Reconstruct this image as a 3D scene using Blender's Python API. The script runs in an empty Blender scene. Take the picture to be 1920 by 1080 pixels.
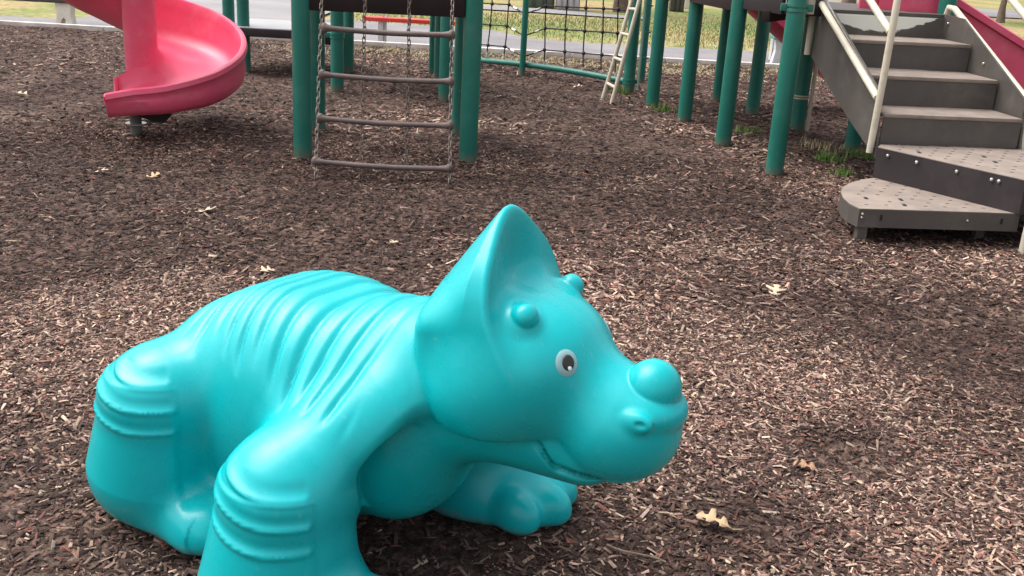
import bpy, bmesh, math, random
import numpy as np
from mathutils import Vector, Matrix

SC = bpy.context.scene
COL = SC.collection
RNG = np.random.default_rng(11)
random.seed(5)
R = math.radians

# ------------------------------------------------------------------ camera
CAM_H, FPX, PITCH, ROLL = 1.5, 1900.0, R(19.0), R(3.2)
cam_data = bpy.data.cameras.new('camera')
cam_data.sensor_width = 36.0
cam_data.lens = 36.0 * FPX / 1920.0
cam_data.clip_start, cam_data.clip_end = 0.05, 2000.0
cam = bpy.data.objects.new('camera', cam_data)
COL.objects.link(cam)
_fw = Vector((0, math.cos(PITCH), -math.sin(PITCH)))
_rt = Vector((1, 0, 0))
_dn = -Vector((0, math.sin(PITCH), math.cos(PITCH)))
_imr = _rt * math.cos(ROLL) - _dn * math.sin(ROLL)
_imd = _rt * math.sin(ROLL) + _dn * math.cos(ROLL)
_m = Matrix((_imr, -_imd, -_fw)).transposed().to_4x4()
_m.translation = Vector((0, 0, CAM_H))
cam.matrix_world = _m
SC.camera = cam

# ------------------------------------------------------------------ sky, sun, exposure
SUN_EL, SUN_AZ = R(60), R(-70)          # azimuth measured from +Y towards +X
world = bpy.data.worlds.new('World')
SC.world = world
world.use_nodes = True
wn = world.node_tree
wn.nodes.clear()
sky = wn.nodes.new('ShaderNodeTexSky')
sky.sky_type = 'NISHITA'
sky.sun_disc = False
sky.sun_elevation = SUN_EL
sky.sun_rotation = SUN_AZ
sky.air_density = 1.0
sky.dust_density = 6.0
sky.ozone_density = 1.0
hsv = wn.nodes.new('ShaderNodeHueSaturation')
hsv.inputs['Saturation'].default_value = 0.25
bg = wn.nodes.new('ShaderNodeBackground')
bg.inputs['Strength'].default_value = 0.145
wo = wn.nodes.new('ShaderNodeOutputWorld')
wn.links.new(sky.outputs[0], hsv.inputs['Color'])
wn.links.new(hsv.outputs[0], bg.inputs['Color'])
wn.links.new(bg.outputs[0], wo.inputs['Surface'])

sun_data = bpy.data.lights.new('sun', 'SUN')
sun_data.energy = 0.85
sun_data.angle = R(60)
sun_data.color = (1.0, 0.95, 0.88)
sun = bpy.data.objects.new('sun', sun_data)
COL.objects.link(sun)
_sd = Vector((math.sin(SUN_AZ) * math.cos(SUN_EL), math.cos(SUN_AZ) * math.cos(SUN_EL), math.sin(SUN_EL)))
sun.rotation_euler = _sd.to_track_quat('Z', 'Y').to_euler()
sun.location = (0, 0, 20)

SC.view_settings.view_transform = 'Standard'
SC.view_settings.look = 'None'
SC.view_settings.gamma = 1.0
SC.view_settings.exposure = 1.02
SC.view_settings.use_curve_mapping = False

# ------------------------------------------------------------------ helpers
def link(o, parent=None):
    COL.objects.link(o)
    if parent is not None:
        o.parent = parent
    return o

def tag(o, label=None, cat=None, group=None, kind=None):
    if label: o['label'] = label
    if cat: o['category'] = cat
    if group: o['group'] = group
    if kind: o['kind'] = kind
    return o

def empty(name, loc=(0, 0, 0), rz=0.0):
    o = bpy.data.objects.new(name, None)
    o.empty_display_size = 0.1
    o.location = loc
    o.rotation_euler = (0, 0, rz)
    COL.objects.link(o)
    return o

class MB:
    """collects shapes, then builds ONE mesh object"""
    def __init__(self):
        self.bm = bmesh.new()
    def _bev(self, geom_verts, w, seg=2):
        if w > 0:
            es = set()
            vs = set(geom_verts)
            for v in geom_verts:
                for e in v.link_edges:
                    if e.other_vert(v) in vs: es.add(e)
            bmesh.ops.bevel(self.bm, geom=list(es), offset=w, segments=seg, profile=0.6, affect='EDGES')
    def box(self, c, s, rot=None, bevel=0.0):
        M = Matrix.Translation(Vector(c))
        if rot is not None: M = M @ (rot if isinstance(rot, Matrix) else Matrix.Rotation(rot, 4, 'Z'))
        M = M @ Matrix.Diagonal((s[0], s[1], s[2], 1))
        r = bmesh.ops.create_cube(self.bm, size=1.0, matrix=M)
        self._bev(r['verts'], bevel)
        return self
    def tube(self, p0, p1, r0, r1=None, seg=16, caps=True):
        p0, p1 = Vector(p0), Vector(p1)
        d = p1 - p0
        M = Matrix.Translation((p0 + p1) / 2) @ d.to_track_quat('Z', 'Y').to_matrix().to_4x4()
        bmesh.ops.create_cone(self.bm, cap_ends=caps, cap_tris=False, segments=seg, radius1=r0,
                              radius2=r0 if r1 is None else r1, depth=d.length, matrix=M)
        return self
    def path(self, pts, rad, seg=8, closed=False, caps=True):
        pts = [Vector(p) for p in pts]
        n = len(pts)
        rads = rad if hasattr(rad, '__len__') else [rad] * n
        rings = []
        prev = None
        for i, p in enumerate(pts):
            if closed: t = pts[(i + 1) % n] - pts[i - 1]
            else: t = pts[min(i + 1, n - 1)] - pts[max(i - 1, 0)]
            t.normalize()
            if prev is None:
                a = Vector((0, 0, 1)) if abs(t.z) < 0.9 else Vector((1, 0, 0))
                u = t.cross(a).normalized()
            else:
                u = (prev - t * prev.dot(t)).normalized()
            prev = u
            w = t.cross(u)
            rings.append([self.bm.verts.new(p + (u * math.cos(2 * math.pi * k / seg) + w * math.sin(2 * math.pi * k / seg)) * rads[i]) for k in range(seg)])
        for i in range(n if closed else n - 1):
            A, B = rings[i], rings[(i + 1) % n]
            for k in range(seg):
                self.bm.faces.new((A[k], A[(k + 1) % seg], B[(k + 1) % seg], B[k]))
        if caps and not closed:
            self.bm.faces.new(list(reversed(rings[0])))
            self.bm.faces.new(rings[-1])
        return self
    def ball(self, c, r, sx=1, sy=1, sz=1, seg=12):
        M = Matrix.Translation(Vector(c)) @ Matrix.Diagonal((sx, sy, sz, 1))
        bmesh.ops.create_uvsphere(self.bm, u_segments=seg, v_segments=max(6, seg // 2), radius=r, matrix=M)
        return self
    def prism(self, poly, M, h):
        """poly of 2-d points, extruded from 0 to h along local z of matrix M"""
        lo = [self.bm.verts.new(M @ Vector((x, y, 0))) for x, y in poly]
        hi = [self.bm.verts.new(M @ Vector((x, y, h))) for x, y in poly]
        n = len(poly)
        self.bm.faces.new(list(reversed(lo)))
        self.bm.faces.new(hi)
        for i in range(n):
            self.bm.faces.new((lo[i], lo[(i + 1) % n], hi[(i + 1) % n], hi[i]))
        return self
    def build(self, name, mat, parent=None, smooth=True, auto=40):
        bmesh.ops.recalc_face_normals(self.bm, faces=self.bm.faces[:])
        me = bpy.data.meshes.new(name)
        self.bm.to_mesh(me)
        self.bm.free()
        if smooth:
            me.shade_smooth()
            if auto: 
                try: me.set_sharp_from_angle(angle=R(auto))
                except Exception: pass
        me.materials.append(mat)
        o = bpy.data.objects.new(name, me)
        return link(o, parent)

# ------------------------------------------------------------------ materials
def mat(name, col, rough=0.5, metal=0.0, var=0.12, scale=6.0, bump=0.0, bscale=60.0, spec=0.5, coat=0.0,
        dirt=None, dirt_amt=0.0, dirt_scale=9.0, mud=None, mud_h=0.1, scuff=0.0):
    m = bpy.data.materials.new(name)
    m.use_nodes = True
    nt = m.node_tree
    b = nt.nodes['Principled BSDF']
    b.inputs['Roughness'].default_value = rough
    b.inputs['Metallic'].default_value = metal
    b.inputs['Specular IOR Level'].default_value = spec
    b.inputs['Coat Weight'].default_value = coat
    tc = nt.nodes.new('ShaderNodeTexCoord')
    nz = nt.nodes.new('ShaderNodeTexNoise')
    nz.inputs['Scale'].default_value = scale
    nz.inputs['Detail'].default_value = 6
    nz.inputs['Roughness'].default_value = 0.6
    nt.links.new(tc.outputs['Object'], nz.inputs['Vector'])
    rp = nt.nodes.new('ShaderNodeValToRGB')
    rp.color_ramp.elements[0].position = 0.3
    rp.color_ramp.elements[1].position = 0.7
    rp.color_ramp.elements[0].color = (*[c * (1 - var) for c in col], 1)
    rp.color_ramp.elements[1].color = (*[min(1, c * (1 + var)) for c in col], 1)
    nt.links.new(nz.outputs['Fac'], rp.inputs['Fac'])
    out = rp.outputs['Color']
    if dirt is not None:
        n2 = nt.nodes.new('ShaderNodeTexNoise')
        n2.inputs['Scale'].default_value = dirt_scale
        n2.inputs['Detail'].default_value = 8
        n2.inputs['Roughness'].default_value = 0.7
        nt.links.new(tc.outputs['Object'], n2.inputs['Vector'])
        r2 = nt.nodes.new('ShaderNodeValToRGB')
        r2.color_ramp.elements[0].position = 0.5
        r2.color_ramp.elements[1].position = 0.72
        r2.color_ramp.elements[0].color = (0, 0, 0, 1)
        r2.color_ramp.elements[1].color = (dirt_amt,) * 3 + (1,)
        nt.links.new(n2.outputs['Fac'], r2.inputs['Fac'])
        mx = nt.nodes.new('ShaderNodeMix')
        mx.data_type = 'RGBA'
        nt.links.new(r2.outputs['Color'], mx.inputs[0])
        nt.links.new(out, mx.inputs[6])
        mx.inputs[7].default_value = (*dirt, 1)
        out = mx.outputs[2]
        ra = nt.nodes.new('ShaderNodeMath'); ra.operation = 'MULTIPLY_ADD'
        nt.links.new(r2.outputs['Color'], ra.inputs[0])
        ra.inputs[1].default_value = 0.35; ra.inputs[2].default_value = rough
        nt.links.new(ra.outputs[0], b.inputs['Roughness'])
    if scuff > 0:                      # fine pale scratches, short and crossing
        wv = nt.nodes.new('ShaderNodeTexNoise'); wv.inputs['Scale'].default_value = 14; wv.inputs['Detail'].default_value = 9; wv.inputs['Roughness'].default_value = 0.8
        mp = nt.nodes.new('ShaderNodeMapping'); mp.inputs['Scale'].default_value = (1.0, 7.0, 2.0); mp.inputs['Rotation'].default_value = (0.5, 0.3, 0.7)
        nt.links.new(tc.outputs['Object'], mp.inputs['Vector']); nt.links.new(mp.outputs[0], wv.inputs['Vector'])
        rs = nt.nodes.new('ShaderNodeValToRGB'); rs.color_ramp.elements[0].position = 0.60; rs.color_ramp.elements[1].position = 0.68
        rs.color_ramp.elements[0].color = (0, 0, 0, 1); rs.color_ramp.elements[1].color = (scuff,) * 3 + (1,)
        nt.links.new(wv.outputs['Fac'], rs.inputs['Fac'])
        ms = nt.nodes.new('ShaderNodeMix'); ms.data_type = 'RGBA'
        nt.links.new(rs.outputs['Color'], ms.inputs[0]); nt.links.new(out, ms.inputs[6]); ms.inputs[7].default_value = (*[0.5 * c + 0.32 for c in col], 1)
        out = ms.outputs[2]
    if mud is not None:                # soil splashed up from the ground, broken by noise
        sz = nt.nodes.new('ShaderNodeSeparateXYZ'); nt.links.new(tc.outputs['Object'], sz.inputs[0])
        nm = nt.nodes.new('ShaderNodeTexNoise'); nm.inputs['Scale'].default_value = 22; nm.inputs['Detail'].default_value = 8; nm.inputs['Roughness'].default_value = 0.75
        nt.links.new(tc.outputs['Object'], nm.inputs['Vector'])
        mm = nt.nodes.new('ShaderNodeMath'); mm.operation = 'MULTIPLY_ADD'
        nt.links.new(nm.outputs['Fac'], mm.inputs[0]); mm.inputs[1].default_value = -2.2 * mud_h; nt.links.new(sz.outputs['Z'], mm.inputs[2])
        mr = nt.nodes.new('ShaderNodeMapRange'); mr.inputs['From Min'].default_value = -0.2 * mud_h; mr.inputs['From Max'].default_value = -1.1 * mud_h
        mr.inputs['To Min'].default_value = 0.0; mr.inputs['To Max'].default_value = 0.75
        nt.links.new(mm.outputs[0], mr.inputs['Value'])
        m2 = nt.nodes.new('ShaderNodeMix'); m2.data_type = 'RGBA'
        nt.links.new(mr.outputs[0], m2.inputs[0]); nt.links.new(out, m2.inputs[6]); m2.inputs[7].default_value = (*mud, 1)
        out = m2.outputs[2]
    nt.links.new(out, b.inputs['Base Color'])
    if bump > 0:
        n3 = nt.nodes.new('ShaderNodeTexNoise')
        n3.inputs['Scale'].default_value = bscale
        n3.inputs['Detail'].default_value = 4
        nt.links.new(tc.outputs['Object'], n3.inputs['Vector'])
        bp = nt.nodes.new('ShaderNodeBump')
        bp.inputs['Strength'].default_value = bump
        bp.inputs['Distance'].default_value = 0.01
        nt.links.new(n3.outputs['Fac'], bp.inputs['Height'])
        nt.links.new(bp.outputs['Normal'], b.inputs['Normal'])
    return m
# ------------------------------------------------------------------ ground, path, kerb, lawn
_WV = [(RNG.uniform(0, 2 * math.pi), RNG.uniform(0.5, 2.2), RNG.uniform(0, 6.28)) for _ in range(14)]
_WF = [(RNG.uniform(0, 2 * math.pi), RNG.uniform(4.0, 13.0), RNG.uniform(0, 6.28)) for _ in range(18)]

def wave(x, y, tab):
    o = 0
    for a, f, p in tab:
        o = o + np.sin((x * math.cos(a) + y * math.sin(a)) * f + p)
    return o / math.sqrt(len(tab) / 2)

MOUND = [(-0.87, 2.40, 0.20, 0.036), (-0.50, 1.93, 0.26, 0.036), (0.03, 2.46, 0.20, 0.036), (-0.45, 2.75, 0.22, 0.036), (-2.81, 7.34, 0.15, 0.02), (1.93, 5.50, 0.1, 0.015),
         (-2.9, 6.75, 0.45, -0.03), (-0.87, 6.2, 0.4, -0.02), (1.10, 2.95, 0.14, -0.02), (1.62, 2.45, 0.15, -0.02), (2.2, 5.0, 0.5, -0.02)]
MOUND += [(x, y, 0.14, 0.02) for x, y in ((-1.49, 6.88), (-0.36, 7.01), (-1.585, 7.85), (-0.49, 8.06), (1.82, 7.14), (1.64, 8.17), (1.48, 9.25), (1.27, 10.0), (2.49, 9.18), (-1.82, 10.0))]

def ground_h(x, y):
    m = 0
    for px, py, r, a in MOUND:
        m = m + a * np.exp(-(((x - px) ** 2 + (y - py) ** 2) / r ** 2))
    return m + 0.010 * wave(x, y, _WV) * 0.7 + 0.006 * wave(x, y, _WF) - 0.004

def grid_sheet(name, xs, ys, hfn, material, kind='structure'):
    X, Y = np.meshgrid(xs, ys)
    Z = hfn(X, Y)
    V = np.stack([X, Y, Z], -1).reshape(-1, 3)
    nx, ny = len(xs), len(ys)
    i = np.arange((ny - 1) * nx).reshape(ny - 1, nx)[:, :-1].ravel()
    F = np.stack([i, i + 1, i + nx + 1, i + nx], 1)
    me = bpy.data.meshes.new(name)
    me.from_pydata(V.tolist(), [], F.tolist())
    me.shade_smooth()
    me.materials.append(material)
    o = link(bpy.data.objects.new(name, me))
    return tag(o, kind=kind)

def ground_mat(name, cols, scales, rough=0.95, bump=0.5, bdist=0.02, streak=None):
    """cols: list of 3 stop lists mixed by noises of the given scales"""
    m = bpy.data.materials.new(name); m.use_nodes = True
    nt = m.node_tree; b = nt.nodes['Principled BSDF']
    b.inputs['Roughness'].default_value = rough
    b.inputs['Specular IOR Level'].default_value = 0.15
    tc = nt.nodes.new('ShaderNodeTexCoord')
    outs = []
    for k, (stops, sc) in enumerate(zip(cols, scales)):
        n = nt.nodes.new('ShaderNodeTexNoise')
        n.inputs['Scale'].default_value = sc
        n.inputs['Detail'].default_value = 8
        n.inputs['Roughness'].default_value = 0.65
        mp = nt.nodes.new('ShaderNodeMapping')
        mp.inputs['Location'].default_value = (k * 7.3, k * 3.1, 0)
        if streak: mp.inputs['Scale'].default_value = streak
        nt.links.new(tc.outputs['Object'], mp.inputs['Vector'])
        nt.links.new(mp.outputs[0], n.inputs['Vector'])
        r = nt.nodes.new('ShaderNodeValToRGB')
        els = r.color_ramp.elements
        while len(els) < len(stops): els.new(0.5)
        for e, (p, c) in zip(els, stops):
            e.position = p; e.color = (*c, 1)
        nt.links.new(n.outputs['Fac'], r.inputs['Fac'])
        outs.append((r.outputs['Color'], n.outputs['Fac']))
    cur = outs[0][0]
    for c, f in outs[1:]:
        mx = nt.nodes.new('ShaderNodeMix'); mx.data_type = 'RGBA'; mx.blend_type = 'MULTIPLY'
        mx.inputs[0].default_value = 1.0
        nt.links.new(cur, mx.inputs[6]); nt.links.new(c, mx.inputs[7])
        cur = mx.outputs[2]
    nt.links.new(cur, b.inputs['Base Color'])
    bp = nt.nodes.new('ShaderNodeBump')
    bp.inputs['Strength'].default_value = bump
    bp.inputs['Distance'].default_value = bdist
    nt.links.new(outs[-1][1], bp.inputs['Height'])
    nt.links.new(bp.outputs[0], b.inputs['Normal'])
    return m

M_SOIL = ground_mat('mulch_soil',
    [[(0.30, (0.052, 0.032, 0.028)), (0.52, (0.095, 0.063, 0.053)), (0.72, (0.155, 0.11, 0.088))],
     [(0.36, (0.35, 0.33, 0.33)), (0.50, (0.9, 0.88, 0.86)), (0.62, (1.9, 1.8, 1.7))]],
    [1.1, 26.0], bump=0.8, bdist=0.03)
M_LAWN = ground_mat('lawn_turf',
    [[(0.33, (0.16, 0.20, 0.060)), (0.46, (0.21, 0.23, 0.085)), (0.56, (0.33, 0.26, 0.13)), (0.68, (0.36, 0.22, 0.12))],
     [(0.35, (0.6, 0.6, 0.6)), (0.5, (1, 1, 1)), (0.66, (1.35, 1.3, 1.2))]],
    [0.28, 9.0], bump=0.4)
M_PATH = ground_mat('path_asphalt',
    [[(0.35, (0.19, 0.18, 0.19)), (0.65, (0.27, 0.255, 0.26))], [(0.3, (0.8, 0.8, 0.8)), (0.7, (1.15, 1.15, 1.15))]],
    [0.7, 30.0], bump=0.2, bdist=0.01)
M_PALE = ground_mat('pale_concrete',
    [[(0.35, (0.25, 0.24, 0.245)), (0.65, (0.31, 0.295, 0.30))], [(0.3, (0.9, 0.9, 0.9)), (0.7, (1.08, 1.08, 1.08))]],
    [0.8, 24.0], bump=0.15, bdist=0.01)
M_KERB = mat('kerb_concrete', (0.55, 0.49, 0.45), rough=0.9, var=0.25, scale=8, bump=0.3, bscale=40)

KERB_Y = 14.35
grid_sheet('ground', np.array([-400, -60, -25, 25, 60, 400.0]), np.array([-40, 14, 30, 60, 120, 500.0]), lambda x, y: 0 * x - 0.09, M_LAWN)
tag(grid_sheet('mulch_bed', np.arange(-14, 14.01, 0.07), np.concatenate([np.arange(-3.0, 8.0, 0.05), np.arange(8.0, KERB_Y + 0.05, 0.09)]),
               lambda x, y: ground_h(x, y) - 0.002, M_SOIL), kind='structure')

def flat(name, poly, z, material):
    me = bpy.data.meshes.new(name)
    me.from_pydata([(x, y, z) for x, y in poly], [], [list(range(len(poly)))])
    me.materials.append(material)
    return tag(link(bpy.data.objects.new(name, me)), kind='structure')

flat('path', [(-30, KERB_Y + 0.1), (30, KERB_Y + 0.1), (30, 17.6), (4.4, 17.35), (1.2, 17.1), (0.1, 17.3), (-0.6, 18.5), (-3.2, 18.9), (-6.9, 18.4), (-7.2, 16.2), (-30, 16.0)], -0.055, M_PATH)
flat('pavement', [(-6.4, 15.9), (-3.75, 15.9), (-4.3, 40), (-10.5, 40)], -0.048, M_PALE)
flat('far_path', [(-30, 24.6), (0.2, 24.0), (2.6, 23.6), (2.9, 24.3), (0.3, 25.4), (-30, 27.4)], -0.06, M_PALE)
flat('road', [(-60, 29.5), (60, 36.5), (60, 42), (-60, 36)], -0.055, M_PATH)
_k = MB()
for i in range(-11, 11):
    _k.box((i * 1.3, KERB_Y + 0.05 + 0.004 * random.uniform(-1, 1), -0.02), (1.29, 0.12, 0.14), bevel=0.008)
_kerb = _k.build('kerb', M_KERB)
tag(_kerb, kind='structure')
# ------------------------------------------------------------------ play equipment materials
M_GREEN = mat('green_post_paint', (0.012, 0.155, 0.118), rough=0.36, var=0.10, scale=2.5, bump=0.02, bscale=25, dirt=(0.10, 0.19, 0.16), dirt_amt=0.3, dirt_scale=5, mud=(0.16, 0.12, 0.09), mud_h=0.10, scuff=0.25)
M_GREY = mat('grey_coated_steel', (0.080, 0.070, 0.063), rough=0.55, var=0.16, scale=3.0, bump=0.08, bscale=90, dirt=(0.20, 0.17, 0.15), dirt_amt=0.4, dirt_scale=4, scuff=0.12)
M_TREAD = mat('worn_tread_coating', (0.25, 0.20, 0.168), rough=0.7, var=0.22, scale=7.0, bump=0.1, bscale=60, dirt=(0.14, 0.12, 0.11), dirt_amt=0.5, dirt_scale=3)
M_DARK = mat('dark_brown_deck', (0.022, 0.012, 0.012), rough=0.75, var=0.2, scale=4, spec=0.25)
M_RISER = mat('dark_riser_coating', (0.030, 0.023, 0.025), spec=0.3, rough=0.6, var=0.15, scale=3, dirt=(0.09, 0.075, 0.07), dirt_amt=0.3, dirt_scale=4)
M_CREAM = mat('cream_rail_paint', (0.60, 0.54, 0.43), rough=0.4, var=0.10, scale=7, dirt=(0.32, 0.26, 0.2), dirt_amt=0.4, dirt_scale=8)
M_RUNG = mat('brown_dipped_rung', (0.125, 0.090, 0.082), rough=0.55, var=0.2, scale=12, dirt=(0.28, 0.21, 0.18), dirt_amt=0.4, dirt_scale=10)
M_CHAIN = mat('galvanised_chain', (0.26, 0.215, 0.19), rough=0.55, metal=0.5, var=0.3, scale=20)
M_CHAIN2 = mat('rusty_chain', (0.13, 0.095, 0.08), rough=0.7, metal=0.2, var=0.3, scale=20)
M_STEEL = mat('zinc_steel', (0.50, 0.49, 0.47), rough=0.35, metal=0.8, var=0.2, scale=20)
M_RED = mat('red_slide_plastic', (0.78, 0.095, 0.185), rough=0.36, var=0.08, scale=2.5, dirt=(0.74, 0.26, 0.32), dirt_amt=0.5, dirt_scale=3.5, scuff=0.3)
M_ROPE = mat('dark_net_rope', (0.030, 0.022, 0.022), rough=0.8, var=0.3, scale=40, bump=0.4, bscale=200)
M_KNOT = mat('black_net_joint', (0.014, 0.012, 0.012), rough=0.6, var=0.2)
M_CLIP = mat('aluminium_ferrule', (0.72, 0.70, 0.66), rough=0.35, metal=0.5, var=0.1)
M_BLACK = mat('slot_shadow_black', (0.012, 0.010, 0.010), rough=0.8, var=0.1)

PR = 0.0635
def post(parent, x, y, h=3.0, r=PR, name='post', m=None):
    mb = MB()
    mb.tube((x, y, -0.06), (x, y, h), r, seg=28)
    mb.ball((x, y, h), r * 0.99, sz=0.5, seg=24)
    return mb.build(name, m or M_GREEN, parent)

def clamp(parent_post, x, y, z, r=PR, m=None, hh=0.022, ears=((1, 0),)):
    mb = MB()
    for dz in (-hh * 0.75, hh * 0.75):
        mb.tube((x, y, z + dz - hh * 0.45), (x, y, z + dz + hh * 0.45), r + 0.007, seg=28)
    for ex, ey in ears:
        mb.box((x + ex * (r + 0.022), y + ey * (r + 0.022), z), (0.05 if ex else 0.02, 0.05 if ey else 0.02, hh * 2.2), bevel=0.004)
    return mb.build('clamp', m or M_GREEN, parent_post)

# the depth direction of the play structure leans a little to the left
E1, E2 = Vector((0.994, 0.105, 0)), Vector((-0.105, 0.994, 0))

# ---- front tower over the chain ladder
t = empty('play_tower', (0, 0, 0))
tag(t, 'green-post play tower in the middle, with the chain ladder on its front', 'play tower')
for x, y in ((-1.49, 6.88), (-0.36, 7.01), (-1.585, 7.85), (-0.49, 8.06)):
    post(t, x, y)
mb = MB()
mb.box((-0.985, 7.45, 1.085), (1.10, 1.02, 0.05), rot=0.105, bevel=0.006)
dk = mb.build('deck', M_GREY, t)
MB().box((-0.925, 6.925, 1.055), (1.02, 0.03, 0.14), rot=0.105, bevel=0.005).build('deck_skirt', M_DARK, t)
MB().box((-1.04, 7.955, 1.055), (0.99, 0.03, 0.14), rot=0.105, bevel=0.005).build('deck_skirt', M_DARK, t)
for k in (0.25, 0.5, 0.75):
    c = Vector((-0.925, 6.93, 1.02)) + E1 * (k - 0.5) * 1.0 + E2 * 0.5
    MB().box(c, (0.04, 0.96, 0.06), rot=0.105).build('deck_beam', M_DARK, t)
for c, s in ((Vector((-1.54, 7.36, 1.5)), 0.94), (Vector((-0.43, 7.53, 1.5)), 0.94)):
    mb = MB()
    for z in (1.25, 1.9):
        mb.tube(c + E2 * (-s / 2) + Vector((0, 0, z - 1.5)), c + E2 * (s / 2) + Vector((0, 0, z - 1.5)), 0.017, seg=10)
    for k in range(7):
        q = c + E2 * (s * (k + 0.5) / 7 - s / 2)
        mb.tube((q.x, q.y, 1.25), (q.x, q.y, 1.9), 0.009, seg=8)
    mb.build('guard_rail', M_CREAM, t)

# ---- chain ladder hanging on the tower, splayed forward at its foot
def lad(x, z): return Vector((x, 6.35 + 0.40 * z, z))
cl = empty('chain_ladder', (-0.87, 6.4, 0))
tag(cl, 'chain ladder with brown rungs hanging between the two front green posts', 'ladder')
INV = Matrix.Translation((0.87, -6.4, 0))
def C_(v): return INV @ Vector(v)
rungs = [(0.085, -1.305, -0.445), (0.345, -1.292, -0.455), (0.610, -1.297, -0.468), (0.892, -1.303, -0.480)]
for z, x0, x1 in rungs:
    mb = MB()
    n = 14
    pts, rr = [], []
    for k in range(n + 1):
        f = k / n
        e = min(f, 1 - f)
        p = lad(x0 + (x1 - x0) * f, z - 0.010 * math.sin(math.pi * f))
        pts.append(C_(p))
        rr.append(0.0175 if e > 0.06 else (0.022 if e > 0.02 else 0.027))
    mb.path(pts, rr, seg=12)
    for xe in (x0, x1):
        mb.ball(C_(lad(xe, z)), 0.030, sx=0.9, sy=0.8, sz=1.15, seg=12)
    mb.build('rung', M_RUNG, cl)
def link_mesh():
    mb = MB()
    pts = []
    for k in range(12):
        a = 2 * math.pi * k / 12
        pts.append(Vector((0.0105 * math.cos(a), 0, 0.0105 * math.sin(a) + (0.012 if math.sin(a) > 0 else -0.012))))
    mb.path(pts, 0.0036, seg=6, closed=True)
    me = bpy.data.meshes.new('chain_link'); mb.bm.to_mesh(me); mb.bm.free()
    return me
LINK = link_mesh()
for xb, xt in ((-1.297, -1.332), (-1.005, -1.054), (-0.716, -0.766), (-0.437, -0.489)):
    bm = bmesh.new()
    L0, L1 = lad(xb, -0.01), lad(xt, 1.10)
    d = (L1 - L0); n = int(d.length / 0.034)
    q = d.to_track_quat('Z', 'Y').to_matrix().to_4x4()
    for k in range(n):
        p = L0 + d * ((k + 0.5) / n)
        wob = 0.003 * math.sin(k * 1.3 + xb * 9)
        M = Matrix.Translation(C_(p + Vector((wob, 0, 0)))) @ q @ Matrix.Rotation((k % 2) * math.pi / 2 + 0.6, 4, 'Z')
        vs0 = len(bm.verts)
        tmp = LINK.copy(); tmp.transform(M); bm.from_mesh(tmp); bpy.data.meshes.remove(tmp)
    me = bpy.data.meshes.new('chain'); bm.to_mesh(me); bm.free(); me.shade_smooth(); me.materials.append(M_CHAIN if xb < -1.2 or xb > -0.5 else M_CHAIN2)
    link(bpy.data.objects.new('chain', me), cl)
bpy.data.meshes.remove(LINK)

# ---- rear tower seen through the ladder
t = empty('play_tower', (0, 0, 0))
tag(t, 'dark green-post tower further back, seen through the rungs of the chain ladder', 'play tower')
p3 = post(t, -1.82, 10.0)
clamp(p3, -1.82, 10.0, 0.53, ears=((-1, 0),))
post(t, -1.97, 11.5)
post(t, -0.75, 9.84)
post(t, -1.05, 11.65, r=0.032)
post(t, -0.93, 11.3)
MB().box((-1.34, 10.65, 1.06), (1.05, 1.5, 0.05), rot=0.105, bevel=0.006).build('deck', M_GREY, t)
mb = MB()
mb.box((-1.29, 9.93, 1.02), (0.98, 0.03, 0.15), rot=0.105, bevel=0.005)
mb.build('deck_skirt', M_DARK, t)

# ---- low transfer platform behind the spiral slide
t = empty('transfer_platform', (0, 0, 0))
tag(t, 'low flat grey platform on green posts just right of the red spiral slide', 'platform')
MB().box((-2.62, 11.45, 0.455), (1.10, 1.10, 0.04), rot=0.03, bevel=0.008).build('deck', mat('pale_grey_deck', (0.34, 0.33, 0.34), rough=0.4, var=0.12, scale=3), t)
MB().box((-2.60, 10.88, 0.425), (1.12, 0.03, 0.085), rot=0.03, bevel=0.005).build('deck_edge', M_RISER, t)
post(t, -3.00, 11.02)
post(t, -3.22, 11.25)
post(t, -2.17, 11.95, h=0.45, r=0.045)
mb = MB().box((-1.95, 10.15, 0.47), (0.12, 0.05, 0.10), bevel=0.006); mb.build('bracket', M_DARK, t)

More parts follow.
